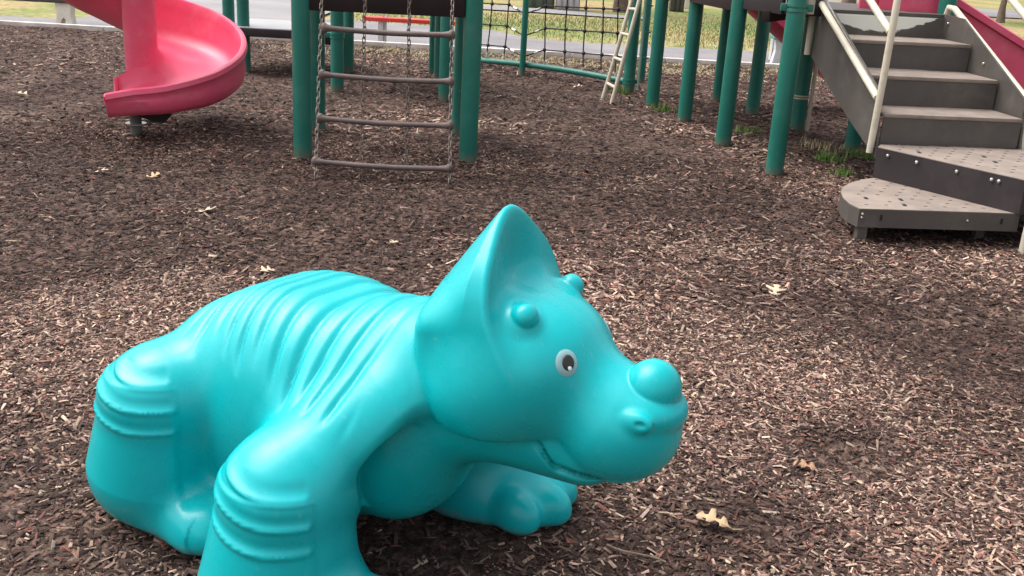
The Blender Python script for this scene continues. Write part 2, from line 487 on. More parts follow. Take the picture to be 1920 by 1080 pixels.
# ---- red spiral slide
AX, AY = -2.87, 7.70
sl = empty('spiral_slide', (AX, AY, 0))
tag(sl, 'red plastic spiral slide curling down to a low lip at left', 'slide')
_th = [-75, -60, -30, 0, 60, 95, 150, 200, 260, 330, 400]
_zb = [0.180, 0.185, 0.22, 0.28, 0.42, 0.50, 0.79, 1.10, 1.45, 1.75, 1.95]
_hw = [0.200, 0.215, 0.255, 0.30, 0.40, 0.42, 0.42, 0.42, 0.42, 0.42, 0.42]
def chute():
    bm = bmesh.new()
    NT = 120
    rings = []
    for i in range(-6, NT + 1):
        th = -75 + (400 + 75) * max(i, 0) / NT
        ext = 0.03 * max(-i, 0)
        zb = np.interp(th, _th, _zb) - 0.08 * ext; hw = np.interp(th, _th, _hw) - 0.12 * ext
        # cross-section (r, z): inside face from column to rim, rolled rim, outside face back
        ci = 0.17 if th > -80 else 0.17 + 0.0 * th
        inn = [(0.115, zb + 0.30), (0.125, zb + 0.20), (0.17, zb + 0.13), (0.26, zb + 0.085), (0.38, zb + 0.062), (0.50, zb + 0.058),
               (0.60, zb + 0.072), (0.665, zb + 0.11), (0.700, zb + 0.17), (0.715, zb + hw * 0.8), (0.718, zb + hw - 0.01)]
        rim = [(0.726, zb + hw + 0.008), (0.745, zb + hw + 0.012), (0.765, zb + hw + 0.002), (0.772, zb + hw - 0.03)]
        out = [(0.757, zb + hw - 0.045), (0.750, zb + hw * 0.62), (0.755, zb + 0.12), (0.735, zb + 0.055), (0.69, zb + 0.015), (0.60, zb), (0.42, zb), (0.25, zb + 0.02),
               (0.14, zb + 0.08), (0.11, zb + 0.16)]
        if i < 0:         # straight run-out, its inner wall dying away towards the mouth
            f = -i / 6
            inn = [(r, z - f * (0.09 if r < 0.15 else 0.03 if r < 0.2 else 0)) for r, z in inn]
            out = [(r, z) for r, z in out]
        a = R(th)
        ox, oy = math.sin(a) * ext, -math.cos(a) * ext
        rings.append([bm.verts.new((r * math.cos(a) + ox, r * math.sin(a) + oy, z)) for r, z in inn + rim + out])
        if i == -6: mouth = [(r * math.cos(a) + ox, r * math.sin(a) + oy, z - 0.004) for r, z in inn]
    n = len(rings[0])
    for i in range(len(rings) - 1):
        A, B = rings[i], rings[i + 1]
        for k in range(n):
            bm.faces.new((A[k], A[(k + 1) % n], B[(k + 1) % n], B[k]))
    bm.faces.new(rings[0]); bm.faces.new(list(reversed(rings[-1])))
    bmesh.ops.recalc_face_normals(bm, faces=bm.faces[:])
    me = bpy.data.meshes.new('chute'); bm.to_mesh(me); bm.free()
    me.shade_smooth()
    me.set_sharp_from_angle(angle=R(50))
    me.materials.append(M_RED)
    o = link(bpy.data.objects.new('chute', me), sl)
    return o, mouth
ch, mouth = chute()
# rolled lip at the mouth
mb = MB()
mb.path(mouth, 0.019, seg=10)
mb.build('lip', M_RED, sl)
MB().tube((0, 0, 0.34), (0, 0, 3.0), 0.118, seg=32).build('column', M_RED, sl)
mb = MB()
mb.tube((0.06, -0.36, -0.05), (0.06, -0.36, 0.20), 0.042, seg=18)
sp = mb.build('support_post', mat('grey_green_steel', (0.12, 0.125, 0.11), rough=0.5, var=0.2), sl)
MB().tube((0.06, -0.36, 0.075), (0.06, -0.36, 0.085), 0.075, seg=20).build('collar', M_STEEL, sp)
mb = MB()
mb.prism([(0, 0), (0.27, 0.0), (0.27, -0.05), (0.22, -0.105), (0.16, -0.105), (0.02, -0.06)], Matrix.Translation((0.06, -0.36, 0.21)) @ Matrix.Rotation(math.pi / 2, 4, 'X'), 0.05)
mb.build('bracket', M_RISER, sl)

# ---- cargo net
nt_ = empty('cargo_net', (0, 0, 0))
tag(nt_, 'black rope climbing net stretched above a curved green ground bar', 'climbing net')
NA, ND = Vector((1.13, 11.0, 0)), Vector((-0.726, 0.688, 0))
def N_(s, z): return NA + ND * s + Vector((0, 0, z))
mb = MB()
mb.path([N_(s, 0.115 - 0.02 * s + 0.035 * math.sin(math.pi * min(1, max(0, s / 2.5)))) for s in np.linspace(-0.02, 2.55, 20)], 0.033, seg=14)
mb.build('ground_bar', M_GREEN, nt_)
pp = N_(1.56, 0) + Vector((0.0, 0.10, 0))
post(nt_, pp.x - 0.02, pp.y - 0.16, h=2.4, r=0.036, name='net_post')
ends = N_(2.55, 0); post(nt_, ends.x, ends.y, h=2.4)
vs = [(2.20, 2.13), (1.91, 1.85), (1.245, 1.275), (0.934, 0.965), (0.658, 0.685), (0.388, 0.442), (0.186, 0.235)]
hz = [0.285, 0.525, 0.77, 1.01, 1.25]
ZT = 1.32
def vx(i, z): b, t_ = vs[i]; return b + (t_ - b) * z / 0.9 if z < 0.9 else t_
def hzz(s, z): return z + 0.085 * (1 - s / 1.9) * 1.05 - 0.0
for i in range(len(vs)):
    pts = [N_(vx(i, z) + 0.006 * math.sin(z * 9 + i), z) for z in np.linspace(0.10, ZT + 0.05, 14)]
    mb = MB(); mb.path(pts, 0.0078, seg=7)
    o = mb.build('rope', M_ROPE, nt_)
    MB().tube(N_(vx(i, 0.1), 0.12), N_(vx(i, 0.17), 0.19), 0.013, seg=10).build('ferrule', M_CLIP, o)
for k, z in enumerate(hz):
    pts = []
    for s in (2.45, 2.20, 1.91):
        pts.append(N_(vx(0, z) if s == 2.20 else (vx(1, z) if s == 1.91 else s), hzz(s, z)))
    pts += [N_(1.72, hzz(1.7, z) - 0.055), N_(1.58, hzz(1.6, z) - 0.095) + Vector((-0.01, -0.05, 0)), N_(1.42, hzz(1.4, z) - 0.05)]
    for i in range(2, len(vs)): pts.append(N_(vx(i, z), hzz(vs[i][0], z)))
    pts.append(N_(0.06, hzz(0.05, z) - 0.01))
    mb = MB(); mb.path(pts, 0.0078, seg=7)
    o = mb.build('rope', M_ROPE, nt_)
    for i in range(len(vs)):
        mb = MB(); mb.ball(N_(vx(i, z), hzz(vs[i][0], z)), 0.023, seg=10); mb.build('knot', M_KNOT, o)
    for s in (1.74, 1.43):
        a_, b_ = pts[3], pts[2]
        if s < 1.5: a_, b_ = pts[5], pts[6]
        q = a_ + (b_ - a_) * 0.25; e = (b_ - a_).normalized() * 0.03
        MB().tube(q - e, q + e, 0.014, seg=10).build('ferrule', M_CLIP, o)
mb = MB(); mb.path([N_(s, ZT + 0.1 - 0.02 * s) for s in np.linspace(0, 2.55, 6)], 0.024, seg=12); mb.build('top_bar', M_GREEN, nt_)

# ---- cream side ladder
ld = empty('side_ladder', (0, 0, 0))
tag(ld, 'narrow cream metal ladder leaning against the post right of the rope net', 'ladder')
A0, A1 = Vector((0.82, 10.47, 0)), Vector((1.03, 10.47, 0.99))
B0, B1 = Vector((0.885, 10.13, 0)), Vector((1.07, 10.13, 1.01))
for P, Q in ((A0, A1), (B0, B1)):
    e = (Q - P)
    mb = MB(); mb.path([P - e * 0.04, P + e * 0.5, Q, Q + e * 0.3 + Vector((0.05, 0, 0.1)), Q + e * 0.35 + Vector((0.25, 0, 0.15))], 0.021, seg=12)
    mb.build('rail', M_CREAM, ld)
for f in (0.16, 0.42, 0.665, 0.91, 1.12):
    MB().tube(A0 + (A1 - A0) * f, B0 + (B1 - B0) * f, 0.015, seg=10).build('rung', M_CREAM, ld)

# ---- raised walkway on a double row of posts
t = empty('raised_walkway', (0, 0, 0))
tag(t, 'raised grey walkway on a double row of green posts right of the net', 'walkway')
front = [(1.82, 7.14), (1.64, 8.17), (1.48, 9.25), (1.27, 10.0), (1.13, 11.03)]
back = [(2.49, 9.18), (2.26, 10.02), (2.06, 10.80)]
fp = [post(t, x, y) for x, y in front]
bp_ = [post(t, x, y) for x, y in back]
post(t, 1.36, 11.95, r=0.045)
clamp(fp[0], 1.82, 7.14, 1.16, ears=((1, 0), (-1, 0)))
clamp(fp[4], 1.13, 11.03, 0.12)
clamp(bp_[0], 2.49, 9.18, 0.30, m=M_CREAM, hh=0.014, ears=())
MB().tube((2.575, 9.15, -0.03), (2.575, 9.15, 1.6), 0.018, seg=12).build('side_pole', M_CREAM, t)
mb = MB(); mb.tube((1.225, 10.98, 0.05), (1.225, 10.98, 2.2), 0.012, seg=10)
sp = mb.build('side_pole', mat('pale_green_rod', (0.30, 0.45, 0.38), rough=0.35, var=0.15), t)
for z in (0.35, 0.62, 0.9): MB().box((1.29, 11.25, z), (0.10, 0.02, 0.014)).build('tie', M_GREEN, sp)
def quad_slab(name, pts, z0, z1, m, parent):
    mb = MB(); mb.prism([(p[0], p[1]) for p in pts], Matrix.Translation((0, 0, z0)), z1 - z0)
    return mb.build(name, m, parent, smooth=False)
quad_slab('deck', [(1.90, 7.66), (3.10, 7.80), (2.98, 8.90), (2.45, 8.95), (1.98, 10.9), (1.17, 10.8), (1.40, 9.2), (1.66, 8.1)], 1.085, 1.135, M_GREY, t)
def skirt(name, p, q, z0, z1, m, th=0.03):
    p, q = Vector((*p, 0)), Vector((*q, 0)); c = (p + q) / 2; d = q - p
    mb = MB(); mb.box((c.x, c.y, (z0 + z1) / 2), (d.length, th, z1 - z0), rot=math.atan2(d.y, d.x), bevel=0.004)
    return mb.build(name, m, t)
skirt('deck_skirt', (1.84, 7.60), (1.66, 8.08), 1.085, 1.26, M_RISER)
skirt('deck_skirt', (1.60, 8.20), (1.42, 9.2), 1.06, 1.22, M_DARK)
skirt('deck_skirt', (1.38, 9.3), (1.16, 10.9), 1.07, 1.22, M_DARK)
skirt('deck_skirt', (1.86, 7.585), (2.12, 7.61), 1.085, 1.26, M_RISER)
skirt('deck_beam', (1.75, 7.72), (2.50, 9.0), 1.02, 1.098, M_DARK, 0.06)
MB().box((1.905, 7.30, 1.22), (0.05, 0.30, 0.20), rot=0.1, bevel=0.006).build('bracket', M_STEEL, t)

# ---- staircase with two fan steps
S0 = Vector((2.27, 6.42, 0)); W = 0.95
st = empty('staircase', (0, 0, 0))
tag(st, 'grey metal staircase with two fan-shaped bottom steps and cream handrails', 'stairs')
def S_(u, v, z): return S0 + E1 * u + E2 * v + Vector((0, 0, z))
ZS = [0.195, 0.39, 0.583, 0.778, 0.967, 1.135]
VS = [None, None, 0.01, 0.375, 0.80, 1.22]
ROT = math.atan2(E1.y, E1.x)
for k in (2, 3, 4):
    v0, v1 = VS[k], VS[k + 1]
    mb = MB(); mb.box(S_(W / 2, (v0 + v1) / 2 + 0.005, ZS[k] - 0.012), (W - 0.03, v1 - v0 + 0.01, 0.024), rot=ROT, bevel=0.005)
    tr = mb.build('tread', M_TREAD, st)
for k in (2, 3, 4, 5):
    v = VS[k]
    zl = ZS[k - 1]
    mb = MB(); mb.box(S_(W / 2, v + 0.012, (zl + ZS[k]) / 2 - 0.012), (W - 0.03, 0.012, ZS[k] - zl - 0.026), rot=ROT)
    m = M_GREY
    if k == 5:
        m = M_GREY.copy(); m.name = 'peeling_grey_coating'
        nt = m.node_tree; b = nt.nodes['Principled BSDF']
        src = b.inputs['Base Color'].links[0].from_socket
        tc = nt.nodes.new('ShaderNodeTexCoord'); sep = nt.nodes.new('ShaderNodeSeparateXYZ')
        nt.links.new(tc.outputs['Generated'], sep.inputs[0])
        nz = nt.nodes.new('ShaderNodeTexNoise'); nz.inputs['Scale'].default_value = 7; nz.inputs['Detail'].default_value = 7
        nz.inputs['Roughness'].default_value = 0.7
        nt.links.new(tc.outputs['Generated'], nz.inputs['Vector'])
        par = nt.nodes.new('ShaderNodeMath'); par.operation = 'MULTIPLY_ADD'       # (x-0.47)^2 bowl
        sub = nt.nodes.new('ShaderNodeMath'); sub.operation = 'SUBTRACT'; sub.inputs[1].default_value = 0.45
        nt.links.new(sep.outputs['X'], sub.inputs[0])
        sq = nt.nodes.new('ShaderNodeMath'); sq.operation = 'MULTIPLY'
        nt.links.new(sub.outputs[0], sq.inputs[0]); nt.links.new(sub.outputs[0], sq.inputs[1])
        nt.links.new(sq.outputs[0], par.inputs[0]); par.inputs[1].default_value = -3.4
        nt.links.new(sep.outputs['Z'], par.inputs[2])
        ad = nt.nodes.new('ShaderNodeMath'); ad.operation = 'MULTIPLY_ADD'
        nt.links.new(nz.outputs['Fac'], ad.inputs[0]); ad.inputs[1].default_value = 0.5
        nt.links.new(par.outputs[0], ad.inputs[2])
        rp = nt.nodes.new('ShaderNodeValToRGB'); rp.color_ramp.elements[0].position = 0.45; rp.color_ramp.elements[1].position = 0.48
        nt.links.new(ad.outputs[0], rp.inputs['Fac'])
        mx = nt.nodes.new('ShaderNodeMix'); mx.data_type = 'RGBA'
        nt.links.new(rp.outputs['Color'], mx.inputs[0]); nt.links.new(src, mx.inputs[6])
        mx.inputs[7].default_value = (0.78, 0.79, 0.72, 1)
        nt.links.new(mx.outputs[2], b.inputs['Base Color'])
    mb.build('riser', m, st)
# side stringers (outline in the plane of the flight)
prof = [(-0.02, 0.30), (0.05, 0.60), (0.04, 0.69), (1.00, 1.13), (1.30, 1.14), (1.30, 0.79), (0.87, 0.615), (0.48, 0.47)]
for u in (-0.012, W):
    mb = MB()
    M = Matrix(((E2.x, 0, -E1.x, 0), (E2.y, 0, -E1.y, 0), (0, 1, 0, 0), (0, 0, 0, 1)))
    M.translation = S_(u, 0, 0)
    mb.prism(prof if u < 0 else [(a, b) for a, b in prof], M, -0.012)
    o = mb.build('stringer', M_GREY, st, smooth=False)
    if u < 0:
        for v, z in ((0.06, 0.50), (0.02, 0.37)):
            MB().ball(S_(u - 0.008, v, z), 0.010, seg=10).build('bolt', M_STEEL, o)
    else:
        for v, z in ((0.62, 0.86), (1.20, 1.08)):
            MB().ball(S_(u - 0.004, v, z), 0.010, seg=10).build('bolt', M_STEEL, o)
post(st, 2.73, 8.31, h=0.62, name='support_post')
# handrails
def rail(pts, r, nm='handrail'):
    mb = MB(); mb.path(pts, r, seg=14); return mb.build(nm, M_CREAM, st)
for u, sgn in ((-0.035, -1), (W + 0.035, 1)):
    rail([S_(u, 1.33, 0.80), S_(u, 1.335, 1.10), S_(u, 1.30, 1.19), S_(u, 1.22, 1.185), S_(u, 0.60, 0.915), S_(u, 0.05, 0.675)], 0.023)
    rail([S_(u, 1.33, 1.35), S_(u, 0.42, 1.26 + 0.0), S_(u, 0.02, 1.08)] if u < 0 else [S_(u, 1.33, 1.70), S_(u, 0.50, 1.29), S_(u, 0.02, 1.07)], 0.023)
    rail([S_(u, 0.03, 0.33 if u < 0 else -0.05), S_(u, 0.01, 0.8), S_(u, 0.0, 1.30), S_(u, 0.06, 1.7), S_(u, 0.3, 1.95), S_(u, 1.33, 2.3)], 0.022, 'rail_post')
mb = MB()
mb.box(S_(-0.012, 0.62, 0.945), (0.006, 1.22, 0.012), rot=Matrix.Rotation(ROT, 4, 'Z') @ Matrix.Rotation(math.atan2(0.46, 1.0), 4, 'X'))
mb.build('edge_strip', M_STEEL, st)
# fan steps
T1 = [(1.89, 5.46), (2.82, 5.555), (2.84, 5.60), (2.225, 6.30)]
T1 = [(1.89, 5.46), (2.82, 5.555), (2.845, 5.60), (2.26, 6.33), (2.15, 6.245), (2.04, 6.13), (1.955, 6.00), (1.90, 5.86), (1.868, 5.70), (1.865, 5.56)]
T2 = [(2.232, 6.32), (2.80, 5.53), (3.06, 5.49), (3.24, 5.58), (3.36, 5.85), (3.36, 6.2), (3.22, 6.515), (2.28, 6.415)]
def inset(poly, d):
    c = Vector((sum(p[0] for p in poly) / len(poly), sum(p[1] for p in poly) / len(poly)))
    return [tuple(c + (Vector(p) - c) * (1 - d)) for p in poly]
def fan(poly, ztop, h, mside):
    mb = MB(); mb.prism(poly, Matrix.Translation((0, 0, ztop - h)), h - 0.004)
    mb2 = MB(); mb2.prism(inset(poly, 0.004), Matrix.Translation((0, 0, ztop - 0.0035)), 0.0045)
    tr = mb2.build('tread', M_TREAD, st, smooth=False)
    o = mb.build('step_box', mside, st, smooth=False)
    return tr, o
def inside(poly, x, y):
    c = False; n = len(poly)
    for i in range(n):
        (x1, y1), (x2, y2) = poly[i], poly[(i + 1) % n]
        if (y1 > y) != (y2 > y) and x < (x2 - x1) * (y - y1) / (y2 - y1) + x1: c = not c
    return c
def hole_shades(tr, poly, z, ang, big):
    mb = MB(); small = inset(poly, 0.14)
    ca, sa = math.cos(ang), math.sin(ang)
    for i in range(-14, 15):
        for j in range(-12, 13):
            cx, cy = 2.5 + (i + 0.5 * (j % 2)) * 0.115 * ca - j * 0.082 * sa, 5.95 + (i + 0.5 * (j % 2)) * 0.115 * sa + j * 0.082 * ca
            if inside(small, cx, cy) and all(math.hypot(cx - bx_, cy - by_) > 0.07 for bx_, by_ in big):
                mb.box((cx, cy, z), (0.022, 0.005, 0.004), rot=ang)  # black plates on the tread stand in for shade inside the holes
    o = mb.build('perforation_shade', M_BLACK, tr, smooth=False); o['kind'] = 'stuff'
    for bx_, by_ in big:
        MB().box((bx_, by_, z + 0.001), (0.020, 0.045, 0.005), rot=ang - 0.2).build('slot_shade', M_BLACK, tr, smooth=False)
tr1, bx1 = fan(T1, 0.195, 0.105, M_GREY)
hole_shades(tr1, T1, 0.1955, 0.10, [(2.005, 5.72), (2.21, 5.73), (2.185, 5.60)])
tr2, bx2 = fan(T2, 0.39, 0.193, M_RISER)
hole_shades(tr2, T2, 0.3905, 0.10, [(2.84, 6.18), (2.84, 6.02), (3.02, 5.98), (2.45, 6.20)])
d12 = (Vector((2.80, 5.53)) - Vector((2.232, 6.32))); nn = Vector((d12.y, -d12.x)).normalized()
if nn.y > 0: nn = -nn
for f in (0.09, 0.30, 0.575, 0.80, 0.845):
    p = Vector((2.232, 6.32)) + d12 * f
    MB().ball((p.x + nn.x * 0.004, p.y + nn.y * 0.004, 0.352), 0.0115, seg=10).build('bolt', M_STEEL, bx2)
for x, z, r, mm in ((1.91, 0.165, 0.008, M_STEEL), (1.909, 0.145, 0.008, M_STEEL), (2.52, 0.145, 0.007, M_STEEL)):
    MB().ball((x, 5.458 + (x - 1.89) * 0.102, z), r, seg=8).build('bolt', mm, bx1)
for x in (2.02, 2.72):
    MB().box((x, 5.459 + (x - 1.89) * 0.102, 0.148), (0.012, 0.006, 0.032), rot=0.1).build('slot_shade', M_BLACK, bx1)  # black plate imitating the dark inside a slot in the step front
mb = MB(); mb.prism([(1.905, 5.475), (1.96, 5.482), (1.955, 5.53), (1.90, 5.52)], Matrix.Translation((0, 0, -0.04)), 0.128); mb.build('leg', M_GREY, st, smooth=False)
mb = MB(); mb.box((2.70, 5.75, 0.02), (0.05, 0.05, 0.13)); mb.build('leg', M_GREY, st)
mb = MB(); mb.box((2.75, 6.3, 0.07), (0.6, 0.05, 0.25)); mb.build('leg', M_GREY, st)
mb = MB(); mb.path([(2.835, 5.47, -0.05), (2.84, 5.47, 0.5), (2.85, 5.48, 1.0), (2.95, 5.75, 1.25), (3.19, 6.4, 1.25)], 0.022, seg=14); mb.build('rail_post', M_CREAM, st)

# ---- straight red slide right of the stairs
def straight(name, label, P, Q, width, wall, group=None):
    P, Q = Vector(P), Vector(Q)
    o = empty(name, (P.x, P.y, 0)); tag(o, label, 'slide')
    d = Q - P; dh = Vector((d.x, d.y, 0)).normalized(); side = Vector((-dh.y, dh.x, 0))
    w = width / 2
    sec = [(-w - 0.03, wall), (-w - 0.005, wall + 0.012), (-w + 0.02, wall), (-w + 0.03, 0.08), (-w + 0.10, 0.03), (0, 0.015), (w - 0.10, 0.03), (w - 0.03, 0.08), (w - 0.02, wall), (w + 0.005, wall + 0.012), (w + 0.03, wall),
           (w + 0.03, wall - 0.05), (w + 0.0, wall - 0.06), (w - 0.005, 0.06), (w - 0.08, -0.01), (0, -0.03), (-w + 0.08, -0.01), (-w + 0.005, 0.06), (-w, wall - 0.06), (-w - 0.03, wall - 0.05)]
    bm = bmesh.new(); rings = []
    prof = [(0, 0), (0.06, 0.0), (0.12, 0.04), (0.4, 0.36), (0.75, 0.76), (0.88, 0.90), (0.95, 0.965), (1.0, 1.0)]
    for f, g in prof:
        c = P + Vector((d.x, d.y, 0)) * f + Vector((0, 0, d.z)) * g - Vector((P.x, P.y, 0))
        rings.append([bm.verts.new(c + side * a + Vector((0, 0, b))) for a, b in sec])
    n = len(sec)
    for i in range(len(rings) - 1):
        for k in range(n): bm.faces.new((rings[i][k], rings[i][(k + 1) % n], rings[i + 1][(k + 1) % n], rings[i + 1][k]))
    bm.faces.new(rings[0]); bm.faces.new(rings[-1])
    bmesh.ops.recalc_face_normals(bm, faces=bm.faces[:])
    me = bpy.data.meshes.new('chute'); bm.to_mesh(me); bm.free(); me.shade_smooth(); me.set_sharp_from_angle(angle=R(35)); me.materials.append(M_RED)
    link(bpy.data.objects.new('chute', me), o)
    f = 0.9
    c = P + d * f - Vector((P.x, P.y, 0))
    MB().tube((c.x, c.y, -0.05), (c.x, c.y, c.z - 0.02), 0.04, seg=14).build('support_post', M_GREEN, o)
    return o
s2 = straight('straight_slide', 'straight red slide running down to the right behind the staircase', (2.72, 8.42, 1.02), (4.95, 8.25, 0.02), 0.60, 0.42)
mb = MB(); mb.box((0.16, -0.22, 1.42), (0.66, 0.035, 0.62), rot=0.105, bevel=0.012); mb.build('entry_panel', M_RED, s2)
straight('rear_slide', 'dark red slide showing between the posts left of the staircase', (2.02, 10.55, 1.00), (3.55, 10.75, 0.06), 0.5, 0.26)
post(t, 3.16, 7.98)
# ------------------------------------------------------------------ moulded dinosaur (signed distance field -> one skin)
def sd_ell(X, Y, Z, c, r):
    x, y, z = (X - c[0]), (Y - c[1]), (Z - c[2])
    k0 = np.sqrt((x / r[0]) ** 2 + (y / r[1]) ** 2 + (z / r[2]) ** 2) + 1e-9
    k1 = np.sqrt((x / r[0] ** 2) ** 2 + (y / r[1] ** 2) ** 2 + (z / r[2] ** 2) ** 2) + 1e-9
    return k0 * (k0 - 1) / k1

def sd_cone(X, Y, Z, a, b, ra, rb):
    ba = [b[i] - a[i] for i in range(3)]
    l2 = sum(v * v for v in ba)
    h = np.clip(((X - a[0]) * ba[0] + (Y - a[1]) * ba[1] + (Z - a[2]) * ba[2]) / l2, 0, 1)
    return np.sqrt((X - a[0] - h * ba[0]) ** 2 + (Y - a[1] - h * ba[1]) ** 2 + (Z - a[2] - h * ba[2]) ** 2) - (ra + (rb - ra) * h)

def smin(a, b, k):
    h = np.maximum(k - np.abs(a - b), 0) / k
    return np.minimum(a, b) - h * h * k * 0.25

def smax(a, b, k):
    return -smin(-a, -b, k)

def sstep(e0, e1, x):
    t = np.clip((x - e0) / (e1 - e0), 0, 1)
    return t * t * (3 - 2 * t)

HEAD_TURN = R(10)

def head_frame(X, Y):
    c, s = math.cos(HEAD_TURN), math.sin(HEAD_TURN)
    return X * c + Y * s, -X * s + Y * c

def leg(X, Y, Z, a0, b0, side, rear):
    B = Y * side                       # mirrored so that outward is +
    if rear:
        hip = sd_cone(X, B, Z, (a0 + 0.05, 0.12, 0.40), (a0 + 0.02, b0 - 0.03, 0.365), 0.14, 0.125)
        knee = sd_ell(X, B, Z, (a0, b0, 0.358), (0.146, 0.142, 0.122))
        shank = sd_cone(X, B, Z, (a0, b0, 0.34), (a0 - 0.03, b0, 0.16), 0.145, 0.172)
    else:
        hip = sd_cone(X, B, Z, (a0 + 0.10, 0.12, 0.46), (a0 + 0.01, b0 - 0.04, 0.350), 0.15, 0.120)
        knee = sd_ell(X, B, Z, (a0, b0, 0.325), (0.146, 0.142, 0.122))
        shank = sd_cone(X, B, Z, (a0, b0, 0.31), (a0 - 0.015, b0 + 0.02, 0.02), 0.145, 0.192)
    d = smin(shank, knee, 0.03)
    if rear: b0 = b0 - 0.03
    foot = sd_ell(X, B, Z, (a0 + (0.10 if rear else 0.075), b0 - (0.01 if rear else 0), 0.055), (0.205, 0.14, 0.108))
    d = smin(d, foot, 0.05)
    for db in (-0.085, 0.006, 0.092):
        d = smin(d, sd_ell(X, B, Z, (a0 + (0.235 if rear else 0.232) - abs(db) * 0.45, b0 + db - (0.012 if rear else 0), 0.062), (0.078, 0.053, 0.068)), 0.034 if rear else 0.016)
    return d, hip

FRONT, REAR = (-0.085, 0.345), (-0.625, 0.290)

def mouth_line(Hx):
    return 0.486 - 0.050 * sstep(0.355, 0.405, Hx) - 0.012 * sstep(0.41, 0.48, Hx) - 0.07 * sstep(0.495, 0.525, Hx)

def dino_sdf(X, Y, Z):
    # trunk: broad flat-topped back
    W = np.maximum(np.abs(Y) - 0.06, 0)
    d = sd_ell(X, W, Z, (-0.32, 0, 0.375), (0.40, 0.225, 0.290))
    d = smin(d, sd_ell(X, W, Z, (-0.56, 0, 0.265), (0.28, 0.185, 0.205)), 0.14)
    d = smin(d, sd_cone(X, Y, Z, (-0.76, 0, 0.20), (-0.90, 0, 0.10), 0.09, 0.045), 0.12)
    Hx, Hy = head_frame(X, Y)
    A = np.abs(Hy)
    legs = []
    for side in (1, -1):
        lf, hf = leg(X, Y, Z, FRONT[0], FRONT[1], side, False)
        lr, hr = leg(X, Y, Z, REAR[0], REAR[1], side, True)
        d = smin(d, hf, 0.10)
        d = smin(d, hr, 0.08)
        legs += [lf, lr]
    # the shoulders end in a crisp edge in front of the chest
    d = smax(d, (X - 0.055 - 0.50 * np.maximum(Z - 0.36, 0)) * 0.88, 0.02)
    d = smax(d, -sd_ell(X, Y, Z, (0.055, 0, 0.36), (0.125, 0.285, 0.215)), 0.006)
    d = smin(d, sd_cone(X, Y, Z, (-0.08, 0, 0.505), (0.12, 0, 0.57), 0.185, 0.155), 0.05)
    for l in legs:
        d = smin(d, l, 0.045)
    # chest, throat and lower jaw, set back behind that edge
    ch = sd_ell(X, Y, Z, (-0.06, 0, 0.375), (0.19, 0.215, 0.25))
    ch = smin(ch, sd_cone(X, Y, Z, (0.02, 0, 0.46), (0.20, 0.03, 0.52), 0.17, 0.125), 0.08)
    ch = smin(ch, sd_cone(Hx, Hy, Z, (0.16, 0, 0.485), (0.420, 0, 0.474), 0.125, 0.112), 0.05)
    d = smin(d, ch, 0.014)
    # skull shell
    h = sd_ell(Hx, A, Z, (0.245, 0.03, 0.620), (0.175, 0.172, 0.162))
    h = smin(h, sd_ell(Hx, A, Z, (0.325, 0.0, 0.640), (0.128, 0.150, 0.117)), 0.07)
    h = smin(h, sd_ell(Hx, A, Z, (0.485, 0, 0.525), (0.150, 0.130, 0.132)), 0.07)
    h = smin(h, sd_ell(Hx, A, Z, (0.215, 0.068, 0.560), (0.140, 0.130, 0.125)), 0.08)
    # frill: a leaning pointed hood, cut off and scooped in front
    Ar = np.sqrt(A * A + 0.062 ** 2)
    fr = (Ar + 0.92 * Z + 1.1 * np.maximum(0, 0.20 - Hx) * sstep(0.62, 0.80, Z) - 0.941) / 1.36
    fr = smax(fr, A - 0.187 + 0.16 * (np.sqrt((0.74 - Z) ** 2 + 0.06 ** 2) + (0.74 - Z)), 0.06)
    fr = smax(fr, (np.maximum(0.168 - 0.56 * (0.965 - Z), 0.066) - Hx) / 1.12, 0.06)
    fr = smax(fr, (Hx - (0.205 + 0.24 * (0.965 - Z))) / 1.03, 0.012)
    fr = smax(fr, 0.60 - Z, 0.02)
    fr = smax(fr, -sd_ell(Hx, A, Z, (0.305, 0, 0.845), (0.093, 0.105, 0.125)), 0.03)
    fr = fr - 0.006
    h = smin(h, fr, 0.06)
    # brow horns in their sockets
    h = smin(h, sd_cone(Hx, A, Z, (0.282, 0.092, 0.716), (0.296, 0.102, 0.736), 0.053, 0.047), 0.015)
    h = smin(h, sd_cone(Hx, A, Z, (0.287, 0.095, 0.728), (0.314, 0.118, 0.766), 0.034, 0.028), 0.003)
    # nose horn on its pad
    h = smin(h, sd_ell(Hx, A, Z, (0.553, 0, 0.580), (0.088, 0.094, 0.050)), 0.018)
    h = smin(h, np.sqrt((np.hypot(Hx - 0.558, A) - 0.062) ** 2 + (Z - 0.590 - 0.25 * (0.558 - Hx)) ** 2) - 0.017, 0.016)
    h = smin(h, sd_ell(Hx, A, Z, (0.566, 0, 0.624), (0.060, 0.060, 0.062)), 0.003)
    # nostril pads
    h = smin(h, sd_ell(Hx, A, Z, (0.570, 0.095, 0.582), (0.032, 0.014, 0.020)), 0.016)
    h = smax(h, -sd_ell(Hx, A, Z, (0.580, 0.113, 0.584), (0.012, 0.011, 0.007)), 0.008)
    # underside of the skull shell follows the mouth line
    h = smax(h, mouth_line(Hx) - Z, 0.012)
    d = smin(d, h, 0.006)
    # soles flat on the ground
    d = smax(d, -Z - 0.004, 0.06)
    return d

